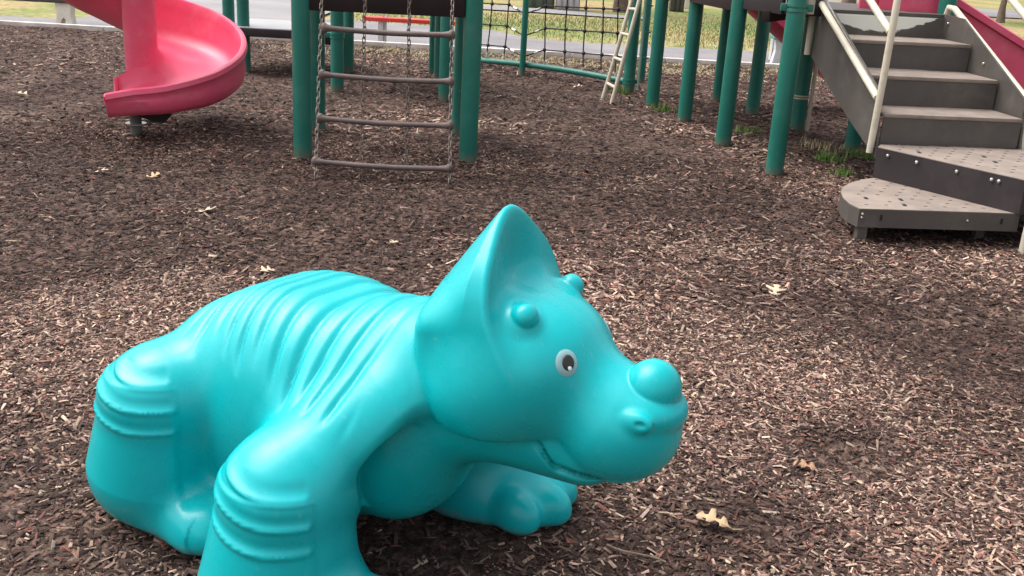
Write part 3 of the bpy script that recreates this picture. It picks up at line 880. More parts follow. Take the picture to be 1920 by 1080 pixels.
def leg_bands(X, Y, Z, a0, b0, zs):
    """raised hoops round the outer side of a knee"""
    B = np.abs(Y)
    ang = np.arctan2(B - b0, X - a0)              # 0 forward, +90 outward, 180 backward
    near = (np.hypot(X - a0, B - b0) > 0.07)
    m = sstep(0.35, 0.5, ang) * (1 - sstep(1.9, 2.5, ang)) * near
    out = 0.005 * sstep(0.30, 0.48, ang) * (1 - sstep(2.7, 3.0, ang)) * near * (1 - sstep(zs[0] - 0.01, zs[0], Z))
    lift = 0.03 * sstep(1.0, 2.4, ang)
    for z0 in zs:
        t = Z - z0 - lift
        out = out + 0.0056 * np.exp(-(t / 0.0078) ** 2) * m
        out = out - 0.0022 * np.exp(-((t - 0.020) / 0.012) ** 2) * m
    return out

def dino_detail(X, Y, Z):
    # back ribs: grooves across the trunk, fading on the flanks and the tail
    s = X + 0.34 * (Z - 0.55) - 1.3 * np.maximum(0, X + 0.35) * (Z - 0.5)
    ph = (s + 0.97) / 0.057
    fr = ph - np.floor(ph)
    g = np.exp(-((fr - 0.5) / 0.19) ** 2)
    m = sstep(-0.76, -0.58, X) * (1 - sstep(-0.03, 0.03, X - 0.25 * np.maximum(0, 0.62 - Z)))
    m = m * sstep(0.50, 0.585, Z + 0.10 * sstep(-0.4, 0.05, X) + 0.025 * np.sin(np.floor(ph) * 2.1))
    det = -0.0105 * g * m * (1 - sstep(0.27, 0.33, np.abs(Y)))
    det = det + leg_bands(X, Y, Z, FRONT[0], FRONT[1], (0.372, 0.312, 0.252)) * (np.abs(X - FRONT[0]) < 0.22)
    det = det + leg_bands(X, Y, Z, REAR[0], REAR[1], (0.438, 0.380, 0.322)) * (np.abs(X - REAR[0]) < 0.22)
    # mouth groove and the moulding seam that carries on round the beak
    Hx, Hy = head_frame(X, Y)
    t = Z - mouth_line(Hx)
    det = det - 0.020 * np.exp(-((t + 0.006) / 0.0095) ** 2) * sstep(0.345, 0.37, Hx) * (1 - sstep(0.50, 0.53, Hx))
    seam = Z - (0.425 + 0.06 * (Hx - 0.48))
    det = det - 0.0045 * np.exp(-(seam / 0.004) ** 2) * sstep(0.485, 0.50, Hx)
    return det

def surface_nets(fn, lo, hi, step):
    ax = [np.arange(lo[i], hi[i] + step, step, dtype=np.float32) for i in range(3)]
    n = [len(a) for a in ax]
    K = 6                                          # coarse pass first, fine values only near the skin
    cs = [np.arange(0, n[i] + K, K) for i in range(3)]
    Xc, Yc, Zc = np.meshgrid(*[lo[i] + cs[i] * step for i in range(3)], indexing='ij')
    Dc = fn(Xc, Yc, Zc).astype(np.float32)
    D = np.repeat(np.repeat(np.repeat(Dc, K, 0), K, 1), K, 2)[K // 2:, K // 2:, K // 2:][:n[0], :n[1], :n[2]].copy()
    J = np.argwhere(np.abs(D) < K * step * 1.6)
    for i0 in range(0, len(J), 400000):
        q = J[i0:i0 + 400000]
        D[q[:, 0], q[:, 1], q[:, 2]] = fn(ax[0][q[:, 0]], ax[1][q[:, 1]], ax[2][q[:, 2]])
    S = D < 0
    c = [n[0] - 1, n[1] - 1, n[2] - 1]
    cnt = np.zeros(c, np.int8)
    for dx in (0, 1):
        for dy in (0, 1):
            for dz in (0, 1):
                cnt += S[dx:dx + c[0], dy:dy + c[1], dz:dz + c[2]]
    act = (cnt > 0) & (cnt < 8)
    idx = -np.ones(c, np.int64)
    I = np.argwhere(act)
    idx[act] = np.arange(len(I))
    acc = np.zeros((len(I), 3)); num = np.zeros(len(I))
    corners = [(dx, dy, dz) for dx in (0, 1) for dy in (0, 1) for dz in (0, 1)]
    for p in corners:
        for q in corners:
            if sum(abs(p[k] - q[k]) for k in range(3)) != 1 or p > q: continue
            dp = D[I[:, 0] + p[0], I[:, 1] + p[1], I[:, 2] + p[2]]
            dq = D[I[:, 0] + q[0], I[:, 1] + q[1], I[:, 2] + q[2]]
            cr = (dp < 0) != (dq < 0)
            t = np.where(cr, dp / np.where(cr, dp - dq, 1), 0)
            for k in range(3):
                acc[:, k] += np.where(cr, p[k] + t * (q[k] - p[k]), 0)
            num += cr
    V = (I + acc / num[:, None]) * step + np.array(lo)
    quads = []
    for axis in range(3):
        u, v = (axis + 1) % 3, (axis + 2) % 3
        sl0 = [slice(1, c[k]) for k in range(3)]
        sl0[axis] = slice(0, c[axis])
        a = S[tuple(sl0)]
        sl1 = list(sl0); sl1[axis] = slice(1, c[axis] + 1)
        b = S[tuple(sl1)]
        E = np.argwhere(a != b)
        fl = a[E[:, 0], E[:, 1], E[:, 2]]
        E = E + np.array([0 if k == axis else 1 for k in range(3)])
        eu = np.eye(3, dtype=int)[u]; ev = np.eye(3, dtype=int)[v]
        def g(e): return idx[e[:, 0], e[:, 1], e[:, 2]]
        q = np.stack([g(E - eu - ev), g(E - ev), g(E), g(E - eu)], 1)
        q[~fl] = q[~fl][:, ::-1]
        quads.append(q)
    return V, np.concatenate(quads)

def subdivide(V, Q):
    E = np.concatenate([Q[:, [i, (i + 1) % 4]] for i in range(4)])
    Es = np.sort(E, 1)
    key = Es[:, 0] * (len(V) + 1) + Es[:, 1]
    uq, first, inv = np.unique(key, return_index=True, return_inverse=True)
    M = (V[Es[first, 0]] + V[Es[first, 1]]) / 2
    F = V[Q].mean(1)
    n, nf = len(V), len(Q)
    em = n + inv.reshape(4, nf)
    fc = n + len(M) + np.arange(nf)
    out = np.concatenate([np.stack([Q[:, i], em[i], fc, em[(i + 3) % 4]], 1) for i in range(4)])
    return np.concatenate([V, M, F]), out

def skin_from_sdf(base, detail, lo, hi, step):
    V, Q = surface_nets(base, lo, hi, step)
    V, Q = subdivide(V, Q)
    V = V.astype(np.float32)
    full = lambda P: base(P[:, 0], P[:, 1], P[:, 2]) - detail(P[:, 0], P[:, 1], P[:, 2])
    tet = np.array([(1, 1, 1), (1, -1, -1), (-1, 1, -1), (-1, -1, 1)], np.float32)
    def grad(P, e):
        G, m = np.zeros_like(P), 0
        for t in tet:
            f = full(P + t * np.float32(e))
            G += f[:, None] * t
            m = m + f
        return G / (4 * e), m / 4
    for it in range(3):
        G, f = grad(V, 0.002)
        g2 = np.maximum((G ** 2).sum(1), 0.15)
        V = V - np.clip(f / g2, -0.012, 0.012)[:, None] * G
    N, f = grad(V, 0.003)
    N /= np.linalg.norm(N, axis=1)[:, None] + 1e-9
    return V, Q, N

M_DINO = mat('teal_moulded_plastic', (0.001, 0.42, 0.452), spec=0.42, rough=0.27, var=0.06, scale=3.0, bump=0.03, bscale=45, coat=0.0,
             dirt=(0.03, 0.50, 0.57), dirt_amt=0.35, dirt_scale=4.0, mud=(0.20, 0.24, 0.22), mud_h=0.06, scuff=0.30)
M_EYEW = mat('eye_white', (0.26, 0.44, 0.47), rough=0.35, var=0.03)
M_EYEB = mat('eye_black', (0.025, 0.02, 0.022), rough=0.35, var=0.1)
M_EYEG = mat('eye_glint', (0.75, 0.8, 0.8), rough=0.35, var=0.02)
DINO_YAW, DINO_POS = R(-36), (-0.2, 2.2, 0.0)

def build_dino():
    V, Q, N = skin_from_sdf(dino_sdf, dino_detail, (-1.14, -0.62, -0.04), (0.74, 0.62, 1.0), 0.0082)
    me = bpy.data.meshes.new('body')
    me.from_pydata(V.tolist(), [], Q.tolist())
    me.shade_smooth()
    me.materials.append(M_DINO)
    me.normals_split_custom_set_from_vertices(N.tolist())
    root = empty('ride_on_dinosaur', DINO_POS, DINO_YAW)
    tag(root, 'teal moulded plastic dinosaur play sculpture with pointed frill and ball nose horn', 'play sculpture')
    link(bpy.data.objects.new('body', me), root)
    # eyes: flat printed discs laid on the skin
    for side in (-1, 1):
        hx, hz = 0.442, 0.705
        c, s = math.cos(HEAD_TURN), math.sin(HEAD_TURN)
        def f(P): return dino_sdf(P[:, 0], P[:, 1], P[:, 2])
        def gr(P):
            return np.stack([(f(P + o) - f(P - o)) / 0.004 for o in np.eye(3) * 0.002], 1)
        def onto(P):
            for _ in range(4):
                g = gr(P)
                P = P - g * (f(P) / np.maximum((g ** 2).sum(1), 0.2))[:, None]
            return P
        ey = 0.14 * side
        ctr = onto(np.array([[hx * c - ey * s, hx * s + ey * c, hz]]))
        nrm = Vector(gr(ctr)[0]).normalized()
        tv = (Vector((0, 0, 1)) - nrm * nrm.z).normalized()
        th = tv.cross(nrm) * (-side)
        def disc(name, cx, cz, rx, rz, off, material, parent):
            P, F, K, J = [ctr[0] + np.array(th) * cx + np.array(tv) * cz], [], 4, 28
            for k in range(1, K + 1):
                for j in range(J):
                    a, q = 2 * math.pi * j / J, k / K
                    P.append(ctr[0] + np.array(th) * (cx + rx * q * math.cos(a)) + np.array(tv) * (cz + rz * q * math.sin(a)))
            P = onto(np.array(P))
            P[:1 + (K - 1) * J] += np.array(nrm) * off
            P[1 + (K - 1) * J:] -= np.array(nrm) * off * 1.5
            for j in range(J):
                F.append((0, 1 + j, 1 + (j + 1) % J))
                for k in range(K - 1):
                    a, b = 1 + k * J, 1 + (k + 1) * J
                    F.append((a + j, b + j, b + (j + 1) % J, a + (j + 1) % J))
            me = bpy.data.meshes.new(name)
            me.from_pydata(P.tolist(), [], F)
            bm = bmesh.new(); bm.from_mesh(me); bmesh.ops.recalc_face_normals(bm, faces=bm.faces[:]); bm.to_mesh(me); bm.free()
            me.shade_smooth(); me.materials.append(material)
            return link(bpy.data.objects.new(name, me), parent)
        e = disc('eye', 0, 0, 0.030, 0.034, 0.0025, M_EYEW, root)
        disc('pupil', 0.002, 0.0, 0.0175, 0.021, 0.0045, M_EYEB, e)
        disc('highlight', 0.003, -0.012, 0.0055, 0.0055, 0.0062, M_EYEG, e)
    return root

dino = build_dino()
# ------------------------------------------------------------------ wood chips
TAN = [(-2.5, 7.3, .6), (-0.95, 7.25, .75), (-.2, 7.05, .35), (1.45, 8.8, .5), (1.6, 7.9, .4), (2.3, 9.9, .5), (1.2, 10.6, .5), (2.35, 5.35, .6), (2.3, 6.9, .5), (-1.1, 8.6, .8),
       (0.5, 3.2, .5), (1.0, 3.4, .5), (-1.6, 3.6, .9), (0.3, 4.3, .7), (0.1, 2.1, .25), (1.2, 2.2, .7)]
BARE = [(-3.1, 6.5, .8), (-2.4, 5.7, .8), (0.6, 7.6, .8), (0.3, 9.5, 1.2), (-2.5, 9.2, .9), (-.4, 5.6, .6), (1.95, 4.1, .55), (0.0, 6.3, .8), (-1.2, 5.6, .8), (1.5, 6.2, .5), (-3.9, 8.5, 1.2), (-1.5, 9.3, .8), (2.9, 9.5, .9), (1.10, 2.95, .16), (1.62, 2.45, .16), (0.9, 10.5, .8),
        (-0.9, 4.9, .6), (0.9, 6.2, .5), (-1.9, 4.6, .7), (0.7, 2.5, .15), (-0.55, 2.75, .3), (0.35, 2.95, .25)]
def patches(x, y, tab):
    o = np.zeros_like(x)
    for px, py, r in tab:
        o = np.maximum(o, np.exp(-(((x - px) / r) ** 2 + ((y - py) / r) ** 2) * 0.9))
    return o

def chips(name, n, region, size, seed, label, spread=1.0):
    """loose chips lying at all angles, a low ridged wedge each"""
    g = np.random.default_rng(seed)
    (y0, y1), half = region
    m = int(n * 2.2)
    y = np.sqrt(g.uniform(0, 1, m) * (half(y1) ** 2 - half(y0) ** 2) + half(y0) ** 2)
    y = y0 + (y - half(y0)) / (half(y1) - half(y0)) * (y1 - y0)
    x = g.uniform(-1, 1, m) * half(y)
    tan, bare = patches(x, y, TAN), patches(x, y, BARE)
    dens = 0.5 + 0.5 * np.tanh(-0.35 + 0.45 * wave(x, y, _WV) + 0.6 * wave(x * 0.45 + 3, y * 0.45, _WF) + 1.9 * tan - 1.8 * bare)
    keep = g.uniform(0, 1, m) < (0.30 + 0.70 * dens)
    x, y, dens, bare, tan = [q[keep][:n] for q in (x, y, dens, bare, tan)]
    n = len(x)
    L = np.clip(np.exp(g.normal(0, 0.5, n)) * size * 0.5, size * 0.18, size * 1.7)
    Wd = np.clip(L * np.exp(g.normal(-1.1, 0.35, n)), size * 0.08, size * 0.34)
    T = Wd * g.uniform(0.25, 0.6, n)
    yaw = g.uniform(0, 2 * math.pi, n)
    pit = g.normal(0, 0.20, n) * spread; rol = g.normal(0, 0.34, n) * spread
    cy, sy = np.cos(yaw), np.sin(yaw)
    ux = np.stack([cy * np.cos(pit), sy * np.cos(pit), np.sin(pit)], 1)
    vx_ = np.stack([-sy * np.cos(rol), cy * np.cos(rol), np.sin(rol)], 1)
    wx = np.cross(ux, vx_)
    c = np.stack([x, y, ground_h(x, y) + np.abs(np.sin(pit)) * L * 0.45 + T * 0.3 + g.uniform(0, 0.25 * size, n)], 1)
    tap = g.uniform(0.25, 1.0, n)
    sk = g.uniform(-0.5, 0.5, n) * Wd
    rd = g.uniform(-0.7, 0.7, n)
    def P(a, b, h, w): return c + ux * (a * L)[:, None] + vx_ * (b * w + a * sk)[:, None] + wx * (h * T)[:, None]
    V = np.stack([P(-1, -1, 0, Wd), P(1, -1, 0, Wd * tap), P(1, 1, 0, Wd * tap), P(-1, 1, 0, Wd), P(-0.92, rd, 1, Wd), P(0.92, rd, 1, Wd * tap)], 1)
    base = (np.arange(n) * 6)[:, None]
    quads = np.concatenate([base + np.array([0, 1, 5, 4]), base + np.array([2, 3, 4, 5])], 1).reshape(n, 8)
    tris = np.concatenate([base + np.array([1, 2, 5]), base + np.array([3, 0, 4])], 1).reshape(n, 6)
    loops = np.concatenate([quads, tris], 1).ravel()                      # 4 + 4 + 3 + 3 per chip
    tot = np.tile(np.array([4, 4, 3, 3], np.int32), n)
    me = bpy.data.meshes.new(name)
    me.vertices.add(n * 6); me.vertices.foreach_set('co', V.astype(np.float32).ravel())
    me.loops.add(len(loops)); me.loops.foreach_set('vertex_index', loops.astype(np.int32))
    me.polygons.add(n * 4); me.polygons.foreach_set('loop_start', np.concatenate([[0], np.cumsum(tot)[:-1]]).astype(np.int32))
    me.polygons.foreach_set('loop_total', tot)
    me.update(calc_edges=True)
    # each chip's own wood colour; tan patches also brightened against the deck's shade
    pal = np.array([(0.030, 0.019, 0.017), (0.055, 0.037, 0.032), (0.10, 0.070, 0.060), (0.18, 0.130, 0.110), (0.27, 0.21, 0.17), (0.38, 0.305, 0.25), (0.15, 0.075, 0.060)])
    lean = np.clip(0.05 + 1.1 * dens, 0.05, 1.3)
    w = np.stack([0.36 - 0.12 * lean, 0.30 - 0.06 * lean, 0.20 + 0 * lean, 0.05 + 0.12 * lean, 0.01 + 0.125 * lean, 0.003 + 0.072 * lean, 0.06 + 0.02 * lean], 1)
    w /= w.sum(1, keepdims=True)
    idx = (w.cumsum(1) < g.uniform(0, 1, n)[:, None]).sum(1)
    col = pal[np.clip(idx, 0, 6)] * np.array([1.05, 0.93, 0.87]) * (1 + 0.45 * tan[:, None]) * (1 - 0.35 * bare[:, None]) * g.uniform(0.75, 1.3, (n, 1)) * g.uniform(0.94, 1.06, (n, 3))
    at = me.attributes.new('chip_colour', 'FLOAT_COLOR', 'FACE')
    cc = np.ones((n, 4), np.float32); cc[:, :3] = col
    at.data.foreach_set('color', np.repeat(cc, 4, 0).ravel())
    me.materials.append(M_CHIP)
    return tag(link(bpy.data.objects.new(name, me)), label, 'wood chips', kind='stuff')

M_CHIP = bpy.data.materials.new('wood_chip'); M_CHIP.use_nodes = True
_nt = M_CHIP.node_tree; _b = _nt.nodes['Principled BSDF']
_b.inputs['Roughness'].default_value = 0.85; _b.inputs['Specular IOR Level'].default_value = 0.25
_a = _nt.nodes.new('ShaderNodeAttribute'); _a.attribute_name = 'chip_colour'
_tc = _nt.nodes.new('ShaderNodeTexCoord'); _n = _nt.nodes.new('ShaderNodeTexNoise'); _n.inputs['Scale'].default_value = 120; _n.inputs['Detail'].default_value = 3
_nt.links.new(_tc.outputs['Object'], _n.inputs['Vector'])
_r = _nt.nodes.new('ShaderNodeValToRGB'); _r.color_ramp.elements[0].position = 0.3; _r.color_ramp.elements[1].position = 0.7
_r.color_ramp.elements[0].color = (0.7, 0.7, 0.7, 1); _r.color_ramp.elements[1].color = (1.2, 1.2, 1.2, 1)
_nt.links.new(_n.outputs['Fac'], _r.inputs['Fac'])
_mx = _nt.nodes.new('ShaderNodeMix'); _mx.data_type = 'RGBA'; _mx.blend_type = 'MULTIPLY'; _mx.inputs[0].default_value = 1
_nt.links.new(_a.outputs['Color'], _mx.inputs[6]); _nt.links.new(_r.outputs['Color'], _mx.inputs[7]); _nt.links.new(_mx.outputs[2], _b.inputs['Base Color'])

half = lambda y: 0.56 * y + 0.95
chips('wood_chips', 178000, ((1.35, 4.2), half), 0.0155, 1, 'loose brown and tan wood chips around the dinosaur')
chips('wood_chips', 118000, ((4.2, 7.6), half), 0.0215, 2, 'loose wood chips in front of the chain ladder and the stairs')
chips('wood_chips', 80000, ((7.6, 14.2), half), 0.033, 3, 'loose wood chips under the play structure up to the kerb', spread=0.8)

# ------------------------------------------------------------------ fallen leaves
def oak_leaf(seed, L):
    g = random.Random(seed)
    # lobed half outline, mirrored
    half_ = [(0.0, 0.012), (0.14, 0.05), (0.24, 0.28), (0.33, 0.34), (0.36, 0.10), (0.48, 0.08), (0.57, 0.38), (0.69, 0.44), (0.70, 0.13), (0.80, 0.11), (0.88, 0.20), (0.94, 0.14), (1.0, 0.0)]
    def curl(a, b): return L * (0.10 * math.sin(a * 3.0 + seed) + 0.28 * b * b * (1 if g.random() < 2 else 1) + 0.12 * a * abs(b))
    bm = bmesh.new()
    js = [1 + g.uniform(-0.25, 0.25) for _ in half_]
    mid = [bm.verts.new((a * L, 0, curl(a, 0))) for a, _ in half_]
    for s in (1, -1):
        ed = [bm.verts.new((a * L + g.uniform(-.01, .01) * L, s * b * L * j, curl(a, b * j))) for (a, b), j in zip(half_, js)]
        for i in range(len(half_) - 1):
            f = (mid[i], mid[i + 1], ed[i + 1], ed[i])
            bm.faces.new(f if s < 0 else tuple(reversed(f)))
    st_ = [(-0.22 * L, 0.02 * L, 0.01), (-0.1 * L, 0, 0.004), (0.0, 0, curl(0, 0))]
    bmesh.ops.remove_doubles(bm, verts=bm.verts[:], dist=1e-5)
    r = bmesh.ops.solidify(bm, geom=bm.faces[:], thickness=0.0004)
    me = bpy.data.meshes.new('fallen_leaf'); bm.to_mesh(me); bm.free()
    mb = MB(); mb.bm.from_mesh(me); mb.path(st_, 0.0016, seg=5)
    mb.bm.to_mesh(me); mb.bm.free()
    me.shade_smooth()
    me.materials.append(M_LEAF[seed % len(M_LEAF)])
    return me
M_LEAF = [mat('dry_leaf_tan', (0.46, 0.31, 0.18), rough=0.7, var=0.2, scale=40), mat('dry_leaf_pale', (0.52, 0.40, 0.28), rough=0.7, var=0.2, scale=40),
          mat('dry_leaf_brown', (0.30, 0.17, 0.10), rough=0.7, var=0.25, scale=40)]
LEAVES = [
    (0.635, 2.40, 0.105, 2.75, 0, 'large pale tan oak leaf lying in the mulch right of the dinosaur, bottom of picture'),
    (1.22, 4.48, 0.10, 1.2, 1, 'pale oak leaf on open mulch between dinosaur nose horn and the fan-shaped bottom step'),
    (0.59, 5.00, 0.10, 0.3, 1, 'tan oak leaf on the mulch above and right of the dinosaur frill'),
    (-1.77, 5.35, 0.13, 0.2, 1, 'pale leaf on dark mulch between spiral slide and dinosaur back'),
    (-1.15, 4.36, 0.09, 0.8, 1, 'pale leaf on the mulch just behind the dinosaur back'),
    (1.24, 6.99, 0.09, 1.9, 0, 'small tan leaf on the mulch left of the front walkway post'),
    (-3.32, 8.05, 0.13, 0.1, 1, 'white-looking leaf just left of the lip of the red spiral slide'),
    (-2.56, 9.19, 0.12, 0.5, 1, 'pale leaf on the mulch just right of the spiral slide curve'),
    (-0.33, 8.51, 0.11, 2.2, 0, 'tan leaf lying right of the two right-hand tower posts'),
    (-1.70, 12.3, 0.15, 0.4, 1, 'pale leaf far back on the mulch, seen between the top two rungs'),
    (0.52, 11.1, 0.14, 0.1, 1, 'pale leaf just in front of the net ground bar'),
    (-0.26, 10.1, 0.12, 0.6, 1, 'pale leaf on the dark mulch below the left part of the net'),
    (0.25, 2.58, 0.085, 0.7, 2, 'reddish tan leaf peeping out beside the dinosaur far front paw'),
    (2.30, 9.7, 0.12, 0.9, 1, 'pale leaf on the mulch between the walkway post rows'),
    (0.98, 2.80, 0.08, 2.9, 2, 'brown curled leaf on the mulch right of the dinosaur snout'),
    (-4.40, 8.80, 0.12, 0.3, 1, 'pale leaf at the left edge of the picture on dark mulch'),
    (-2.65, 6.13, 0.11, 0.1, 1, 'pale leaf on dark mulch left of the slide support post'),
    (-0.63, 4.93, 0.06, 1.0, 1, 'tiny pale leaf on the mulch left of the frill tip'),
    (-2.28, 6.02, 0.10, 0.6, 0, 'tan leaf on dark mulch below the slide support post'),
    (-0.94, 4.06, 0.07, 1.6, 0, 'small tan leaf half hidden behind the top of the dinosaur back'),
]
for k, (x, y, L, rz, mi, lb) in enumerate(LEAVES):
    o = bpy.data.objects.new('fallen_leaf', oak_leaf(k * 3 + mi, L))
    o.location = (x, y, float(ground_h(x, y)) + 0.012); o.rotation_euler = (random.uniform(-.15, .15), random.uniform(-.15, .15), rz)
    tag(link(o), lb, 'leaf', 'fallen oak leaves on the mulch')

# twigs
M_TWIG = mat('grey_brown_twig', (0.22, 0.16, 0.12), rough=0.8, var=0.3, scale=60)
for (x, y, L, a, lb) in ((0.36, 2.27, 0.17, -0.33, 'thin pale twig on the mulch right of the dinosaur far paw'),
                         (0.72, 2.10, 0.10, 0.9, 'short brown twig on the mulch at the bottom right'),
                         (-1.55, 3.55, 0.12, 0.5, 'short straw-coloured twig on the mulch left of the dinosaur back')):
    mb = MB(); pts = []
    for f in np.linspace(-0.5, 0.5, 7):
        px, py = x + math.cos(a) * f * L + 0.006 * math.sin(f * 9), y + math.sin(a) * f * L
        pts.append((px, py, float(ground_h(px, py)) + 0.016 + 0.004 * math.sin(f * 5)))
    mb.path(pts, [0.0022 + 0.0012 * (0.5 - f) for f in np.linspace(-0.5, 0.5, 7)], seg=6)
    tag(mb.build('twig', M_TWIG), lb, 'twig', 'loose twigs')

# ------------------------------------------------------------------ grass
def blades(n, cx, cy, rx, ry, hmin, hmax, g, lean=0.5, w=0.004, base=None):
    x = cx + rx * g.normal(0, 0.5, n); y = cy + ry * g.normal(0, 0.5, n)
    h = g.uniform(hmin, hmax, n); a = g.uniform(0, 6.283, n); le = g.uniform(0.1, lean, n) * h
    z = (ground_h(x, y) if base is None else np.full(n, base)) - 0.005
    dx, dy = np.cos(a), np.sin(a)
    V = np.stack([np.stack([x - dy * w, y + dx * w, z], 1), np.stack([x + dy * w, y - dx * w, z], 1),
                  np.stack([x + dx * le * .4 + dy * w * .7, y + dy * le * .4 - dx * w * .7, z + h * .6], 1), np.stack([x + dx * le * .4 - dy * w * .7, y + dy * le * .4 + dx * w * .7, z + h * .6], 1),
                  np.stack([x + dx * le, y + dy * le, z + h], 1)], 1).reshape(-1, 3)
    F = []
    for i in range(n):
        b = i * 5; F += [(b, b + 1, b + 2, b + 3), (b + 3, b + 2, b + 4)]
    return V.tolist(), F
def grass(name, args, seed, material, label, cat='grass', kind=None, group=None):
    g = np.random.default_rng(seed); V, F = [], []
    for a in args:
        v, f = blades(*a, g=g) if not isinstance(a, dict) else blades(g=g, **a)
        o = len(V); V += v; F += [tuple(i + o for i in q) for q in f]
    me = bpy.data.meshes.new(name); me.from_pydata(V, [], F); me.materials.append(material)
    return tag(link(bpy.data.objects.new(name, me)), label, cat, group, kind)
M_GRASS = mat('green_grass_blade', (0.13, 0.22, 0.045), rough=0.6, var=0.35, scale=30)
M_STRAW = mat('dry_grass_blade', (0.40, 0.33, 0.18), rough=0.7, var=0.3, scale=30)
G = 'weedy grass tufts in the mulch'
grass('grass_tuft', [(150, 1.36, 9.85, 0.16, 0.12, 0.03, 0.08)], 1, M_GRASS, 'small green grass tuft at the foot of the fourth walkway post', 'grass tuft', group=G)
grass('grass_tuft', [(220, 2.42, 7.88, 0.10, 0.12, 0.03, 0.09)], 2, M_GRASS, 'green grass tuft left of the staircase support post', 'grass tuft', group=G)
grass('grass_tuft', [(160, 2.36, 7.31, 0.07, 0.09, 0.02, 0.07)], 3, M_GRASS, 'nearer small green tuft below the staircase stringer', 'grass tuft', group=G)
grass('grass_tuft', [(120, 2.75, 8.1, 0.14, 0.10, 0.03, 0.09)], 4, M_GRASS, 'green tuft around the short support post under the stairs', 'grass tuft', group=G)
grass('grass_tuft', [(120, 2.5, 8.35, 0.22, 0.2, 0.03, 0.09)], 5, M_STRAW, 'dry straw-coloured grass under the staircase', 'grass tuft', group=G)
grass('grass_tuft', [(140, 1.03, 10.9, 0.10, 0.10, 0.04, 0.11)], 6, M_GRASS, 'green tuft at the post behind the cream ladder', 'grass tuft', group=G)
grass('grass_tuft', [(80, 2.0, 8.95, 0.12, 0.1, 0.03, 0.08)], 7, M_GRASS, 'sparse green tuft beside the post with the cream side pole', 'grass tuft', group=G)
g_ = np.random.default_rng(8)
grass('dry_grass', [dict(n=90, cx=float(x), cy=13.6 + float(g_.uniform(-.6, .35)), rx=0.6, ry=0.35, hmin=0.012, hmax=0.035, lean=3.5, w=0.006) for x in g_.uniform(-3.2, 8, 110)], 9, M_STRAW,
      'dry straw strip growing along the kerb behind the play area', 'dry grass', kind='stuff')
grass('verge_grass', [dict(n=50, cx=float(x), cy=13.9 + float(g_.uniform(-.3, .3)), rx=0.4, ry=0.2, hmin=0.012, hmax=0.05, lean=1.5) for x in g_.uniform(-3, 8, 30)], 10, M_GRASS,
      'green weeds scattered along the kerb behind the play area', 'grass', kind='stuff')

def lawn(n, seed, material, label, name):
    g = np.random.default_rng(seed)
    V, F = blades(n, 3.0, 21.0, 12.0, 4.2, 0.02, 0.07, g, lean=1.2, w=0.007, base=-0.085)
    V = np.array(V).reshape(-1, 5, 3)
    px, py = V[:, 0, 0], V[:, 0, 1]
    k = (py > np.where(px > -0.2, 17.5, 19.0)) & ~((px < 3) & (py > 23.4) & (py < 27.5)) & (px > -3.4)
    V = V[k]; F = F[:2 * len(V)]
    me = bpy.data.meshes.new(name); me.from_pydata(V.reshape(-1, 3).tolist(), [], F); me.materials.append(material)
    tag(link(bpy.data.objects.new(name, me)), label, 'grass', kind='stuff')
lawn(16000, 21, M_GRASS, 'short green grass of the lawn beyond the path', 'lawn_grass')
lawn(12000, 22, M_STRAW, 'straw-coloured dead grass and litter on the lawn beyond the path', 'lawn_straw')

# ------------------------------------------------------------------ park furniture beyond the kerb
M_CONC = mat('white_cast_concrete', (0.55, 0.54, 0.53), rough=0.85, var=0.15, scale=8, bump=0.2, bscale=50)
M_TEAL = mat('green_slab_paint', (0.06, 0.22, 0.19), rough=0.5, var=0.15, scale=6)
def pedestal(name, cx, cy, w, d, z0, z1, parent, m, arch=True):
    """waisted concrete leg with an arched foot opening"""
    mb = MB()
    a = [(-0.5, 0), (-0.22, 0), (-0.16, 0.30), (0, 0.42), (0.16, 0.30), (0.22, 0), (0.5, 0), (0.42, 0.55), (0.46, 1), (-0.46, 1), (-0.42, 0.55)]
    M = Matrix.Translation((cx, cy + d / 2, z0)) @ Matrix.Rotation(math.pi / 2, 4, 'X')
    mb.prism([(x * w, y * (z1 - z0)) for x, y in a], M, d)
    return mb.build(name, m, parent, smooth=False)
pt = empty('picnic_table', (3.8, 15.5, -0.05)); tag(pt, 'white concrete picnic table with green slabs between the posts at right', 'picnic table')
def L_(o, *p): return tuple(a - b for a, b in zip(p, o.location))
pedestal('leg', *L_(pt, 3.85, 15.35, 0)[:2], 0.42, 0.14, 0.0, 0.36, pt, M_CONC)
MB().box(L_(pt, 3.98, 15.35, 0.335), (0.75, 0.34, 0.045), bevel=0.01).build('seat', M_TEAL, pt)
mb = MB(); mb.box((0.02, 0.35, 0.25), (0.18, 0.16, 0.5), bevel=0.01); mb.build('leg', M_CONC, pt)
MB().box(L_(pt, 3.98, 15.9, 0.475), (0.8, 0.7, 0.05), bevel=0.01).build('table_top', M_TEAL, pt)
b = empty('concrete_bench', (-6.64, 14.97, -0.05)); tag(b, 'cream concrete bench with a dark seat at the top left edge', 'bench')
pedestal('leg', 0, 0, 0.24, 0.16, 0, 0.34, b, mat('cream_concrete', (0.78, 0.72, 0.60), rough=0.85, var=0.15, scale=8))
pedestal('leg', -1.25, 0, 0.24, 0.16, 0, 0.34, b, b.children[0].data.materials[0])
MB().box((-0.62, 0.05, 0.365), (1.75, 0.34, 0.05), bevel=0.01).build('seat', mat('dark_seat_board', (0.06, 0.05, 0.045), rough=0.7, var=0.2), b)
rb = empty('red_bench', (-1.6, 14.98, -0.05)); tag(rb, 'bench with a bright red plank on white supports behind the chain ladder', 'bench')
MB().box((-0.05, 0, 0.36), (1.35, 0.24, 0.055), bevel=0.008).build('seat', mat('red_bench_paint', (0.55, 0.035, 0.03), rough=0.5, var=0.12), rb)
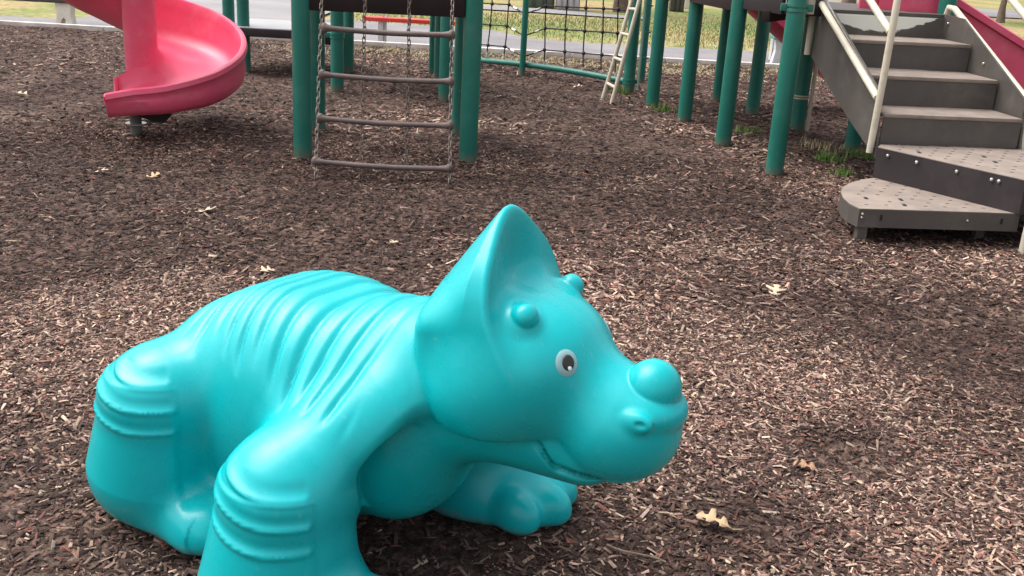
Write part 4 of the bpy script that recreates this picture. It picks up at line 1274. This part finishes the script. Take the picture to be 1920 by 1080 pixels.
for x in (-0.49, 0.42):
    mb = MB(); mb.box((x, 0, 0.165), (0.075, 0.14, 0.33), bevel=0.006); mb.box((x + 0.06, 0.03, 0.20), (0.02, 0.10, 0.40), bevel=0.003)
    mb.box((x + 0.02, 0.13, 0.44), (0.05, 0.02, 0.18), bevel=0.003)
    mb.build('support', M_CONC, rb)

# far objects along the lawn
def box_cab(name, label, cat, c, s, m, ribs, mr):
    o = empty(name, (c[0], c[1], -0.09)); tag(o, label, cat)
    MB().box((0, 0, s[2] / 2), s, bevel=0.015).build('case', m, o)
    for k in range(ribs):
        MB().box((-s[0] / 2 + (k + 0.5) * s[0] / ribs, -s[1] / 2 - 0.012, s[2] / 2), (s[0] / ribs * 0.62, 0.02, s[2] * 0.94), bevel=0.004).build('panel', mr, o)
    return o
box_cab('utility_cabinet', 'dark green-grey utility cabinet beyond the lawn behind the rope net', 'cabinet', (0.28, 26.2), (0.75, 0.6, 1.3), mat('dark_cabinet', (0.06, 0.07, 0.06), rough=0.6), 3, mat('dark_cabinet_panel', (0.085, 0.10, 0.085), rough=0.55))
box_cab('utility_cabinet', 'pale lilac-grey ribbed cabinet beyond the lawn behind the rope net', 'cabinet', (0.98, 26.0), (0.58, 0.6, 1.3), mat('pale_cabinet', (0.30, 0.29, 0.33), rough=0.5), 4, mat('pale_cabinet_panel', (0.45, 0.44, 0.48), rough=0.5))
box_cab('litter_bin', 'dark grey box-shaped litter bin on the far lawn between walkway posts', 'bin', (3.92, 27.8), (0.36, 0.36, 0.9), mat('dark_bin', (0.06, 0.055, 0.05), rough=0.6), 3, mat('dark_bin_panel', (0.075, 0.07, 0.06), rough=0.6))
dr = empty('white_drum', (4.42, 29.3, -0.09)); tag(dr, 'white round drum standing right of the dark bin on the far lawn', 'drum')
mb = MB(); mb.path([(0, 0, z) for z in (0, 0.02, 0.3, 0.32, 0.6, 0.62, 0.88, 0.9)], [0.14, 0.15, 0.15, 0.158, 0.158, 0.15, 0.15, 0.14], seg=20); mb.build('drum_body', mat('white_drum_paint', (0.7, 0.69, 0.66), rough=0.5), dr)
for z in (0.31, 0.61): MB().tube((0, 0, z - 0.012), (0, 0, z + 0.012), 0.164, seg=20).build('hoop', M_STEEL, dr)

# trees whose trunks reach into the top of the view
M_BARK = mat('tree_bark', (0.16, 0.115, 0.09), rough=0.9, var=0.35, scale=9, bump=0.8, bscale=25)
M_CROWN = mat('autumn_foliage', (0.13, 0.12, 0.035), rough=0.7, var=0.5, scale=1.2)
def tree(x, y, r, h, seed, label):
    g = random.Random(seed)
    o = empty('park_tree', (x, y, -0.1)); tag(o, label, 'tree', 'park trees beyond the lawn')
    mb = MB(); n = 9
    pts = [(0.25 * math.sin(k * 0.9 + seed) * k / n, 0.2 * math.cos(k * 1.1 + seed) * k / n, h * 0.6 * k / n) for k in range(n + 1)]
    mb.path(pts, [r * (1.35 if k == 0 else (1.0 - 0.75 * k / n)) for k in range(n + 1)], seg=14)
    tips = []
    for k in range(7):
        a = k * 2.4 + seed; z0 = h * g.uniform(0.25, 0.5); L = h * g.uniform(0.25, 0.4)
        p0 = Vector((0, 0, z0)); p1 = p0 + Vector((math.cos(a) * L * 0.7, math.sin(a) * L * 0.7, L * 0.6)); pm = (p0 + p1) / 2 + Vector((0, 0, -0.1 * L))
        mb.path([p0, pm, p1], [r * 0.4, r * 0.25, r * 0.08], seg=8); tips += [p1, pm]
    mb.build('trunk', M_BARK, o)
    tips.append(Vector((0, 0, h * 0.75)))
    V, F = [], []
    for i in range(2600):
        c = g.choice(tips); q = Vector((g.gauss(0, 1), g.gauss(0, 1), g.gauss(0, 0.8))) * h * 0.085 + c
        a, b2 = g.uniform(0, 6.28), g.uniform(-1, 1); s = g.uniform(0.05, 0.11)
        u = Vector((math.cos(a), math.sin(a), b2 * 0.5)).normalized() * s; w = Vector((-math.sin(a), math.cos(a), g.uniform(-.6, .6))).normalized() * s * 0.6
        k = len(V); V += [tuple(q - u), tuple(q + w), tuple(q + u), tuple(q - w)]; F.append((k, k + 1, k + 2, k + 3))
    me = bpy.data.meshes.new('crown'); me.from_pydata(V, [], F); me.materials.append(M_CROWN)
    link(bpy.data.objects.new('crown', me), o)
tree(2.32, 26.2, 0.16, 9.0, 3, 'tree whose brown trunk stands beyond the lawn behind the cream ladder')
tree(14.0, 31.2, 0.10, 7.0, 5, 'slim brown-trunked tree above the straight red slide at right')
tree(10.6, 35.0, 0.20, 9.0, 8, 'distant tree trunk above the top of the staircase')
